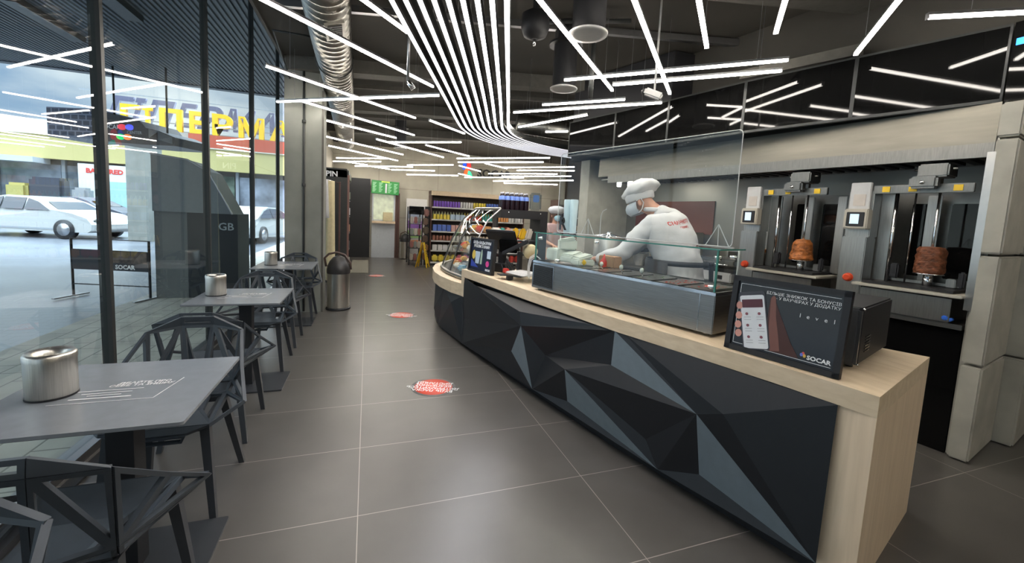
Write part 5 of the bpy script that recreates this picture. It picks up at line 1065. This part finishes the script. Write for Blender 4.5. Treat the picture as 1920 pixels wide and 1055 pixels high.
pu, bl, ye, rd, wh, gr_, or_, pk_, te = (.25, .12, .60), (.10, .18, .55), (.75, .60, .08), (.62, .08, .06), (.70, .70, .68), (.30, .45, .15), (.75, .35, .12), (.68, .40, .35), (.08, .42, .38)
row(gx0+.04, gx1, gy, 1.63, [('can', pu, 'purple'), ('can', pu, 'purple'), ('can', wh, 'white'), ('can', ye, 'yellow'), ('can', bl, 'blue'), ('can', rd, 'red'), ('can', or_, 'orange')], 'on the top shelf under the oak header')
row(gx0+.04, gx1, gy, 1.29, [('jar', ye, 'yellow'), ('carton', (.45, .58, .70), 'pale blue'), ('jar', rd, 'red'), ('bottle', te, 'teal'), ('bottle', or_, 'orange'), ('jar', wh, 'white')], 'on the second shelf of the back shelving')
row(gx0+.04, gx1, gy+.16, 1.29, [('bottle', (.55, .60, .35), 'pale green'), ('bottle', ye, 'yellow'), ('bottle', wh, 'white')], 'behind the jars on the second shelf')
row(gx0+.04, gx1, gy, .96, [('box', bl, 'blue'), ('box', pk_, 'salmon'), ('box', pk_, 'salmon'), ('carton', (.62, .50, .45), 'beige'), ('box', rd, 'red'), ('carton', wh, 'white')], 'on the third shelf of the back shelving')
row(gx0+.04, gx1, gy, .70, [('jar', (.30, .12, .08), 'brown'), ('jar', wh, 'white'), ('jar', (.66, .55, .42), 'cream'), ('jar', wh, 'white'), ('jar', rd, 'red')], 'on the fourth shelf of the back shelving')
row(gx0+.04, gx1, gy, .43, [('carton', wh, 'white'), ('carton', (.62, .58, .50), 'cream'), ('carton', wh, 'white')], 'on the fifth shelf of the back shelving')
row(gx0+.04, gx1, gy, .10, [('bag', ye, 'yellow'), ('bag', (.60, .12, .20), 'crimson'), ('bag', or_, 'orange'), ('bag', wh, 'white'), ('bag', rd, 'red')], 'on the bottom shelf of the back shelving')
shelf_unit('product_shelving', 'second brown shelving with bottles and snacks behind the second worker', 4.6, 7.6, 9.6, .5, 1.95, (.45, .85, 1.17, 1.52), False)
row(4.65, 7.5, 9.6, 1.52, [('bottle', (.05, .04, .05), 'black'), ('bottle', (.15, .2, .2), 'dark'), ('bottle', bl, 'blue'), ('bottle', (.20, .36, .62), 'pale blue'), ('bottle', gr_, 'green'), ('bottle', gr_, 'green')], 'on top of the shelving behind the worker')
row(4.65, 7.5, 9.6, 1.17, [('jar', (.55, .40, .25), 'tan'), ('jar', (.45, .15, .08), 'rust'), ('box', (.25, .06, .05), 'dark red'), ('box', bl, 'blue')], 'on the second shelf behind the worker')
row(4.65, 7.5, 9.6, .85, [('box', (.40, .12, .07), 'rust'), ('bag', (.5, .35, .22), 'tan'), ('bag', rd, 'red')], 'on the third shelf behind the worker')
# magazine / snack rack
t = thing('snack_rack', 'black wire snack rack standing behind the yellow sign', 'rack', (1.25, 11.95, 0))
rx0, rx1, ry0, ry1 = 1.08, 1.42, 11.55, 12.2
for x, y in ((rx0, ry0), (rx1, ry0), (rx0, ry1), (rx1, ry1)): P('post', MB().bb(x-.015, y-.015, 0, x+.015, y+.015, 1.60), M['black'], t, True)
P('header_box', MB().rbox(((rx0+rx1)/2, ry0-.02, 1.50), (.40, .06, .22), .01), M['blackg'], t, True)
for z in (.10, .45, .80, 1.12): P('wire_shelf', MB().bb(rx0, ry0, z, rx1, ry1, z+.012), M['frame'], t, True)
for zi, (z, zn) in enumerate(((.115, 'bottom'), (.465, 'second'), (.815, 'third'), (1.135, 'top'))):
    for k in range(3):
        c_, cn_ = [((.55, .50, .45), 'beige'), ((.35, .14, .12), 'maroon'), ((.25, .28, .26), 'grey')][(k+zi) % 3]
        T('snack_packet', MB().rbox((rx0+.07+.10*k, ry0+.10, z+.10), (.085, .10, .19), .02), cm(c_), '%s packet on the %s shelf of the black wire rack' % (cn_, zn), 'packet', 'packets on the wire rack')
t = thing('hanging_snack_stand', 'dark stand of hanging snack bags right of the wire rack', 'rack', (1.55, 11.7, 0))
P('post', MB().bb(1.50, 11.62, 0, 1.62, 11.72, 1.62), M['black'], t, True)
for k in range(6):
    z = .25+.24*k; T('hanging_bag', MB().rbox((1.50+.02*(k % 2), 11.57, z), (.16, .07, .20), .03), cm([(.20, .10, .05), (.28, .14, .05), (.10, .06, .04), (.12, .09, .06), (.16, .10, .07), (.30, .14, .12)][k]), '%s hanging bag on the dark snack stand, %s from the floor' % (['brown', 'tan', 'black', 'dark', 'olive', 'reddish'][k], ['first', 'second', 'third', 'fourth', 'fifth', 'sixth'][k]), 'bag', 'hanging snack bags')
t = thing('poster_panel', 'white poster panel with pictures leaning behind the wire rack', 'poster', (1.42, 13.2, 0))
P('sheet', MB().bb(1.12, 13.2, .05, 1.75, 13.24, 1.86), M['white'], t, True)
for k, c_ in enumerate(((.75, .3, .15), (.3, .5, .2), (.25, .12, .4), (.3, .35, .45))): P('picture', MB().bb(1.16, 13.19, .35+.3*k, 1.6, 13.199, .58+.3*k), cm(c_), t, True)
# wall logo
t = thing('wall_logo', 'coloured petals logo with dark SOCAR letters on the back wall', 'logo', (3.4, 13.38, 2.75))
for (cx, cz, rx, rz_, c_, an) in ((2.93, 3.02, .06, .13, (.03, .10, .75), .2), (3.08, 3.02, .07, .14, (.75, .04, .04), -.1), (2.99, 2.83, .06, .13, (.75, .12, .03), .3), (3.12, 2.75, .07, .14, (.05, .62, .35), -.4)):
    P('petal', MB().sph((cx, 13.37, cz), 1, 14, R=Matrix.Rotation(an, 3, 'Y'), e=(rx, .02, rz_)), mat('petal', c_, .3, emit=.6), t, True)
P('letters', textm('s', 'SOCAR', .36, M['black'], frame((3.95, 13.37, 2.82), (1, 0, 0), (0, 0, 1)), ext=.02, bold=.008), M['black'], t, True)
# ================================================================== STREET OUTSIDE
pav = gridmat('pavers', (.46, .45, .41), (.22, .22, .20), .40, .20, 0, 0, .012, .7, ('Y', 'X'), True, noise=.15)
rdm = gridmat('wet_cobbles', (.13, .145, .17), (.08, .085, .10), .22, .14, 0, 0, .010, .30, ('X', 'Y'), True, noise=.25, nscale=.7)
S('pavement', MB().bb(-3.18, -12, -.12, -1.55, 60, -.015), pav)
S('street', MB().bb(-60, -12, -.14, -3.18, 60, -.03), rdm)
S('street_far', MB().bb(-3.18, 13.7, -.14, 40, 60, -.03), rdm)
# corrugated canopy
cb = MB(); xs = []
k = 0; x = -8.6; vs = []
while x < -1.07:
    for dx, z in ((0, 4.30), (.035, 4.30), (.045, 4.325), (.08, 4.325)): vs += [(x+dx, -8, z), (x+dx, 12.75, z)]
    x += .09
n = len(vs)//2
cb.add(vs, [(2*i, 2*i+1, 2*i+3, 2*i+2) for i in range(n-1)]); cb.bb(-8.6, 12.6, 4.28, -1.06, 12.80, 4.60).bb(-8.6, -8, 4.42, -1.06, 12.7, 4.6)
S('canopy', cb, mat('corrugated_dark', (.070, .080, .095), .5))
for (x, y, l) in ((-5.1, 8.4, 1.6), (-3.6, 6.8, 1.6)):
    T('canopy_vent', MB().bb(x, y, 4.20, x+.22, y+l, 4.32), M['frame'], 'dark recessed lamp slot in the corrugated canopy, %s' % ('farther left' if x < -4 else 'near the second mullion'), 'lamp')
# sign box on its column
t = thing('sign_box', 'dark geometric sign box with SOCAR wording on a grey column outside', 'sign', (-5.5, 11.6, 2.6))
A0, A1, A2 = Vector((-6.64, 12.10)), Vector((-5.57, 11.70)), Vector((-3.98, 11.10))
bk = Vector((.35, .9))
hexm = gridmat('hex_panel', (.05, .06, .10), (.20, .22, .30), .16, .12, 0, 0, .03, .5, ('X', 'Z'), True)
P('box_left', MB().prism([tuple(A0), tuple(A1), tuple(A1+bk), tuple(A0+bk)], 2.70, 3.33), hexm, t, True)
b = MB(); f0, f1, f2 = A1, A1.lerp(A2, .55), A2
vs = [(*f0, 2.66), (*f0, 3.30), (*f1, 3.12), (*f1, 2.62), (*A1.lerp(A2, .62), 2.98), (*A1.lerp(A2, .8), 2.92), (*f2, 2.80), (*f2, 2.62)]
v2 = [(v[0]+bk.x, v[1]+bk.y, v[2]) for v in vs]
o8 = [0, 1, 2, 4, 5, 6, 7, 3]
vs = [vs[i] for i in o8]; v2 = [v2[i] for i in o8]
b.add(vs+v2, [tuple(range(8)), tuple(range(8, 16))[::-1]]+[(i, (i+1) % 8, 8+(i+1) % 8, 8+i) for i in range(8)])
P('box_right', b, mat('sign_dark', (.05, .05, .055), .5, noise=.3, nscale=30), t, True)
md_ = (A2-A1).normalized(); nr_ = Vector((md_.y, -md_.x))
def sp(f, z, o_=.02): q = A1.lerp(A2, f)+nr_*o_; return Vector((q.x, q.y, z))
P('facet_end', MB().slab([sp(.66, 2.96, .01), sp(.78, 2.92, .01), sp(.72, 2.76, .12)], .02).slab([sp(.78, 2.92, .01), sp(.97, 2.80, .01), sp(.86, 2.72, .16)], .02).slab([sp(.86, 2.72, .16), sp(.97, 2.80, .01), sp(.97, 2.66, .01)], .02), M['grey'], t, True)
for f in (.1, .8): P('hanger_rod', MB().cyl(sp(f, 2.9, -.2), sp(f, 4.34, -.2), .02, 8), M['frame'], t, True)
P('wording', textm('s', 'SOCAR', .13, M['textw'], frame(sp(.17, 2.96), (*md_, 0), (0, 0, 1)), bold=.002), M['textw'], t, True)
P('wording_lower', textm('s', 'CENTER', .09, M['lightgrey'], frame(sp(.48, 2.86), (*md_, 0), (0, 0, 1))), M['lightgrey'], t, True)
for f, z, c_ in ((.32, 2.97, (.7, .05, .08)), (.42, 2.97, (.08, .10, .8)), (.30, 2.76, (.02, .6, .10)), (.39, 2.76, (.75, .2, .05))):
    P('logo_petal', MB().sph(sp(f, z, .02), 1, 12, e=(.08, .02, .065)), mat('petal_s', c_, .4, emit=.7), t, True)
t = thing('street_column', 'square grey concrete column outside under the sign box', 'column', (-7.5, 17.5, 0))
P('shaft', MB().prism([(-7.75, 17.7), (-7.12, 17.45), (-6.85, 18.0), (-7.5, 18.3)], -.03, 3.3), M['concrete'], t, True)
# hypermarket opposite
bd = thing('supermarket_building', 'long yellow-banded supermarket building across the street', 'building', (-15, 36, 0))
P('fascia_band', MB().bb(-46, 34.5, 3.62, 8, 36, 5.07), cm((.50, .43, .18)), bd, True); P('band_cap', MB().bb(-46, 34.4, 5.07, 8, 36, 5.14), cm((.6, .56, .45)), bd, True)
P('upper_wall', MB().bb(-46, 36, 5.0, 8, 44, 6.2), cm((.66, .68, .70)), bd, True); P('red_band', MB().bb(-12, 35.6, 5.14, 8, 36, 6.2), cm((.52, .12, .08)), bd, True)
P('storefront_wall', MB().bb(-46, 35.2, -.03, 8, 36, 3.62), cm((.10, .09, .08)), bd, True)
for k in range(16):
    x = -44+3.2*k; P('shop_window', MB().bb(x, 35.1, .5, x+2.9, 35.2, 3.3), mat('shop_window', [(.20, .22, .24), (.30, .24, .15), (.16, .20, .15), (.28, .30, .34)][k % 4], .15, noise=.6, nscale=.9), bd, True)
    P('window_post', MB().bb(x-.2, 34.95, 0, x-.02, 35.2, 3.62), M['grey'], bd, True)
P('awning', MB().bb(-46, 33.6, 3.3, -19.2, 35.1, 3.62), M['lightgrey'], bd, True)
def fitted(name, c_, x0, x1, z0, z1, y, m_, slant, lab_):
    me = textm(name, c_, 1, m_, Matrix.Identity(4), ext=.06, bold=.035); xs = [v.co.x for v in me.vertices]; ys_ = [v.co.y for v in me.vertices]
    ax, bx, ay, by = min(xs), max(xs), min(ys_), max(ys_)
    for v in me.vertices: f = (v.co.y-ay)/(by-ay); v.co = Vector((x0+(v.co.x-ax)/(bx-ax)*(x1-x0)+slant*f, y-v.co.z*2, z0+f*(z1-z0)))
    P(name, me, m_, bd, True, lab_)
for c_, x0, x1 in (('Г', -15.15, -14.15), ('І', -14.0, -13.5), ('П', -13.1, -11.85), ('Е', -11.45, -10.6), ('Р', -10.15, -8.95), ('М', -8.6, -7.05), ('А', -6.7, -5.3), ('Р', -4.9, -3.8), ('К', -3.5, -2.3), ('Е', -2.0, -1.0), ('Т', -.7, .5)):
    fitted('roof_letter', c_, x0, x1, 6.0, 7.45, 34.3, cm((.85, .50, .02)), 0, 'yellow roof letter')
    fitted('rear_letter', c_, x0-1.3, x1-1.3, 6.5, 8.15, 35.6, cm((.13, .13, .20)), .5, 'dark letter seen from behind')
for z in (6.1, 6.6, 8.2): P('letter_rail', MB().bar((-17.5, 34.9, z), (6, 34.9, z), .06, .06), M['grey'], bd, True)
t = thing('fashion_poster', 'white storefront poster with BASIC RED lettering', 'poster', (-14.5, 34.3, 0))
P('sheet', MB().bb(-17.4, 34.2, .4, -13.6, 34.3, 3.45), cm((.70, .72, .72)), t, True)
P('lettering', textm('b', 'BASIC RED', .40, M['red'], frame((-16.05, 34.18, 3.02), (1, 0, 0), (0, 0, 1)), bold=.02), M['red'], t, True)
P('picture', MB().bb(-16.2, 34.15, .4, -14.4, 34.19, 2.4), cm((.35, .55, .55)), t, True)
T('arch_stand', MB().tube([(-13.5, 33, 0), (-13.5, 33, 1.8), (-13.2, 33, 2.6), (-12.9, 33, 1.8), (-12.8, 33, 0)], .05), cm((.08, .18, .38)), 'blue arched tube stand in front of the poster', 'stand')
for k, (x, z, c_, nm) in enumerate(((-22.5, 2.7, (.25, .60, .05), 'lime'), (-21.8, 3.1, (.28, .62, .08), 'bright lime'), (-21.6, 2.3, (.2, .55, .1), 'green'))): T('balloon', MB().sph((x, 33.15, z), .33, 12, e=(1.2, 1, 1)), cm(c_), nm+' balloon hanging at the storefront', 'balloon', 'green balloons')
for k, (x, w_, h_, c_, nm) in enumerate(((-23.4, .9, 1.6, (.55, .30, .08), 'orange'), (-21.6, 1.2, 1.6, (.50, .42, .2), 'tan'), (-22.48, .6, 2.0, (.62, .64, .66), 'white'), (-19.6, 1.0, 2.0, (.42, .36, .12), 'mustard'), (-18.2, 1.6, 2.4, (.06, .06, .07), 'black'), (-16.6, .8, 1.9, (.30, .30, .30), 'grey'))):
    T('storefront_display', MB().rbox((x, 33.5-.1*k, h_/2), (w_, .8, h_), .15), cm(c_), nm+' merchandise heap in front of the storefront', 'display')
# white saloon car in the street, heading right
def make_car(label, c, rz, col_m, sc=1.0):
    t = thing('saloon_car', label, 'car', c, rz)
    if sc != 1: t.scale = (sc,)*3
    prof = [(-2.35, .42), (-2.38, .62), (-2.25, .86), (-1.85, .95), (-1.15, 1.27), (-.55, 1.38), (.15, 1.36), (.60, 1.22), (1.10, .95), (1.75, .86), (2.20, .72), (2.36, .52), (2.34, .32), (2.2, .24), (-2.2, .24)]
    def lof(pf, ws, y0=0):
        n = len(pf); vs = []
        for y, s_ in ws: vs += [(x*(1-.02*abs(s_)), y*(1 if z < .9 else 1-.22*(z-.9)/.48), z) for x, z in pf]
        m_ = len(ws); return MB().add(vs, [(j*n+i, j*n+(i+1) % n, (j+1)*n+(i+1) % n, (j+1)*n+i) for j in range(m_-1) for i in range(n)]+[tuple(range(n))[::-1], tuple(range((m_-1)*n, m_*n))])
    bb_ = lof(prof, [(-.90, 1.5), (-.84, .3), (0, 0), (.84, .3), (.90, 1.5)]); P('car_body', bb_, col_m, t)
    gl = MB()
    for s_ in (-1, 1):
        def g(pts): gl.slab([(x, s_*(.905*(1-.22*(z-.9)/.48)), z) for x, z in (pts if s_ > 0 else pts[::-1])], .012)
        g([(-1.62, .95), (-1.10, 1.22), (-.62, 1.31), (-.62, .94)]); g([(-.56, .94), (-.56, 1.315), (.12, 1.31), (.12, .93)]); g([(.18, .93), (.18, 1.30), (.52, 1.20), (.98, .93)])
    P('side_window', gl, mat('car_glass', (.05, .06, .08), .08), t)
    P('windscreen', MB().slab([(1.06, -.72, .965), (1.06, .72, .965), (.64, .60, 1.215), (.64, -.60, 1.215)], .012), M['blackg'], t)
    for x in (-1.42, 1.42):
        for s_ in (-1, 1):
            w_ = P('wheel', MB().cyl((x, s_*.74, .32), (x, s_*.935, .32), .325, 26), M['black'], t); P('hubcap', MB().cyl((x, s_*.93, .32), (x, s_*.945, .32), .21, 12), M['alu'], w_)
    P('headlight', MB().rbox((2.22, -.66, .64), (.20, .30, .12), .04).rbox((2.22, .66, .64), (.20, .30, .12), .04), M['chrome'], t); P('bumper', MB().rbox((2.28, 0, .40), (.22, 1.7, .2), .06).rbox((-2.28, 0, .42), (.22, 1.7, .2), .06), col_m, t); P('side_trim', MB().bb(-1.1, -.915, .30, 1.1, .915, .36), M['grey'], t)
    return t
silver = mat('pearl_white_paint', (.45, .45, .43), .2, coat=.6)
make_car('white saloon car passing outside the left window', (-10.55, 19.05, -.03), -.30, silver)
make_car('dark hatchback parked near the storefront behind the white car', (-13.4, 27.0, -.03), -.2, cm((.06, .07, .09)))
make_car('white van-like car seen between the far mullions', (-4.3, 19.5, -.03), 1.35, silver)
# advertising barrier
t = thing('street_barrier', 'black barrier banner with SOCAR lettering outside the left window', 'barrier', (-3.4, 7.5, 0))
B0, B1 = Vector((-4.05, 7.73)), Vector((-3.0, 7.39)); bd_ = (B1-B0).normalized()
for q in (B0, B1): P('post', MB().bar((*q, -.015), (*q, .84), .025, .025), M['black'], t, True); P('foot', MB().bar((q.x-.08, q.y-.28, -.005), (q.x+.08, q.y+.18, -.005), .04, .02), M['alu'], t, True)
def bslab(z0, z1, a=0, e=1, th=.012): p, q = B0.lerp(B1, a), B0.lerp(B1, e); return MB().slab([(*p, z0), (*q, z0), (*q, z1), (*p, z1)], th)
P('banner', bslab(.385, .68, .01, .99), cm((.012, .016, .022)), t, True); P('lower_rail', bslab(.16, .175), M['black'], t, True); P('upper_rail', bslab(.83, .842), M['black'], t, True)
P('lettering', textm('s', 'SOCAR', .085, M['textw'], frame((*(B0.lerp(B1, .70)+Vector((bd_.y, -bd_.x))*.022), .44), (*bd_, 0), (0, 0, 1)), bold=.003), M['textw'], t, True)
P('banner_photo', MB().slab([(*(B0.lerp(B1, a)+Vector((bd_.y, -bd_.x))*.016), z) for a, z in ((.36, .50), (.98, .50), (.98, .67), (.36, .67))], .003), mat('banner_picture', (.10, .07, .05), .5, noise=.8, nscale=14), t, True)
# black and grey cabinet with a slanted top close to the glass
t = thing('street_cabinet', 'dark cabinet with pale slanted cover and GB letters just outside the glass', 'cabinet', (-2.1, 7.6, 0))
P('cabinet_body', MB().bb(-2.55, 7.45, -.015, -1.90, 8.1, 1.28), cm((.02, .025, .03)), t, True)
P('slanted_cover', MB().add([(-2.95, 7.4, 1.28), (-1.95, 7.4, 1.28), (-2.25, 7.4, 1.9), (-2.5, 7.4, 2.05), (-2.95, 7.4, 2.1), (-2.95, 8.0, 1.28), (-1.95, 8.0, 1.28), (-2.25, 8.0, 1.9), (-2.5, 8.0, 2.05), (-2.95, 8.0, 2.1)], [(4, 3, 2, 1, 0), (5, 6, 7, 8, 9), (0, 1, 6, 5), (1, 2, 7, 6), (2, 3, 8, 7), (3, 4, 9, 8), (4, 0, 5, 9)]), mat('pale_cover', (.24, .26, .28), .5), t, True)
P('cover_rail', MB().tube([(-2.95, 7.38, 2.1), (-2.5, 7.38, 2.05), (-2.25, 7.38, 1.9), (-1.95, 7.38, 1.28)], .012, 6), M['alu'], t, True)
P('lower_body', MB().bb(-2.95, 7.45, -.015, -2.55, 8.1, 1.28), cm((.16, .17, .17)), t, True)
P('lettering', textm('g', 'GB', .16, M['lightgrey'], frame((-2.05, 7.44, 1.08), (1, 0, 0), (0, 0, 1)), bold=.002), M['lightgrey'], t, True)
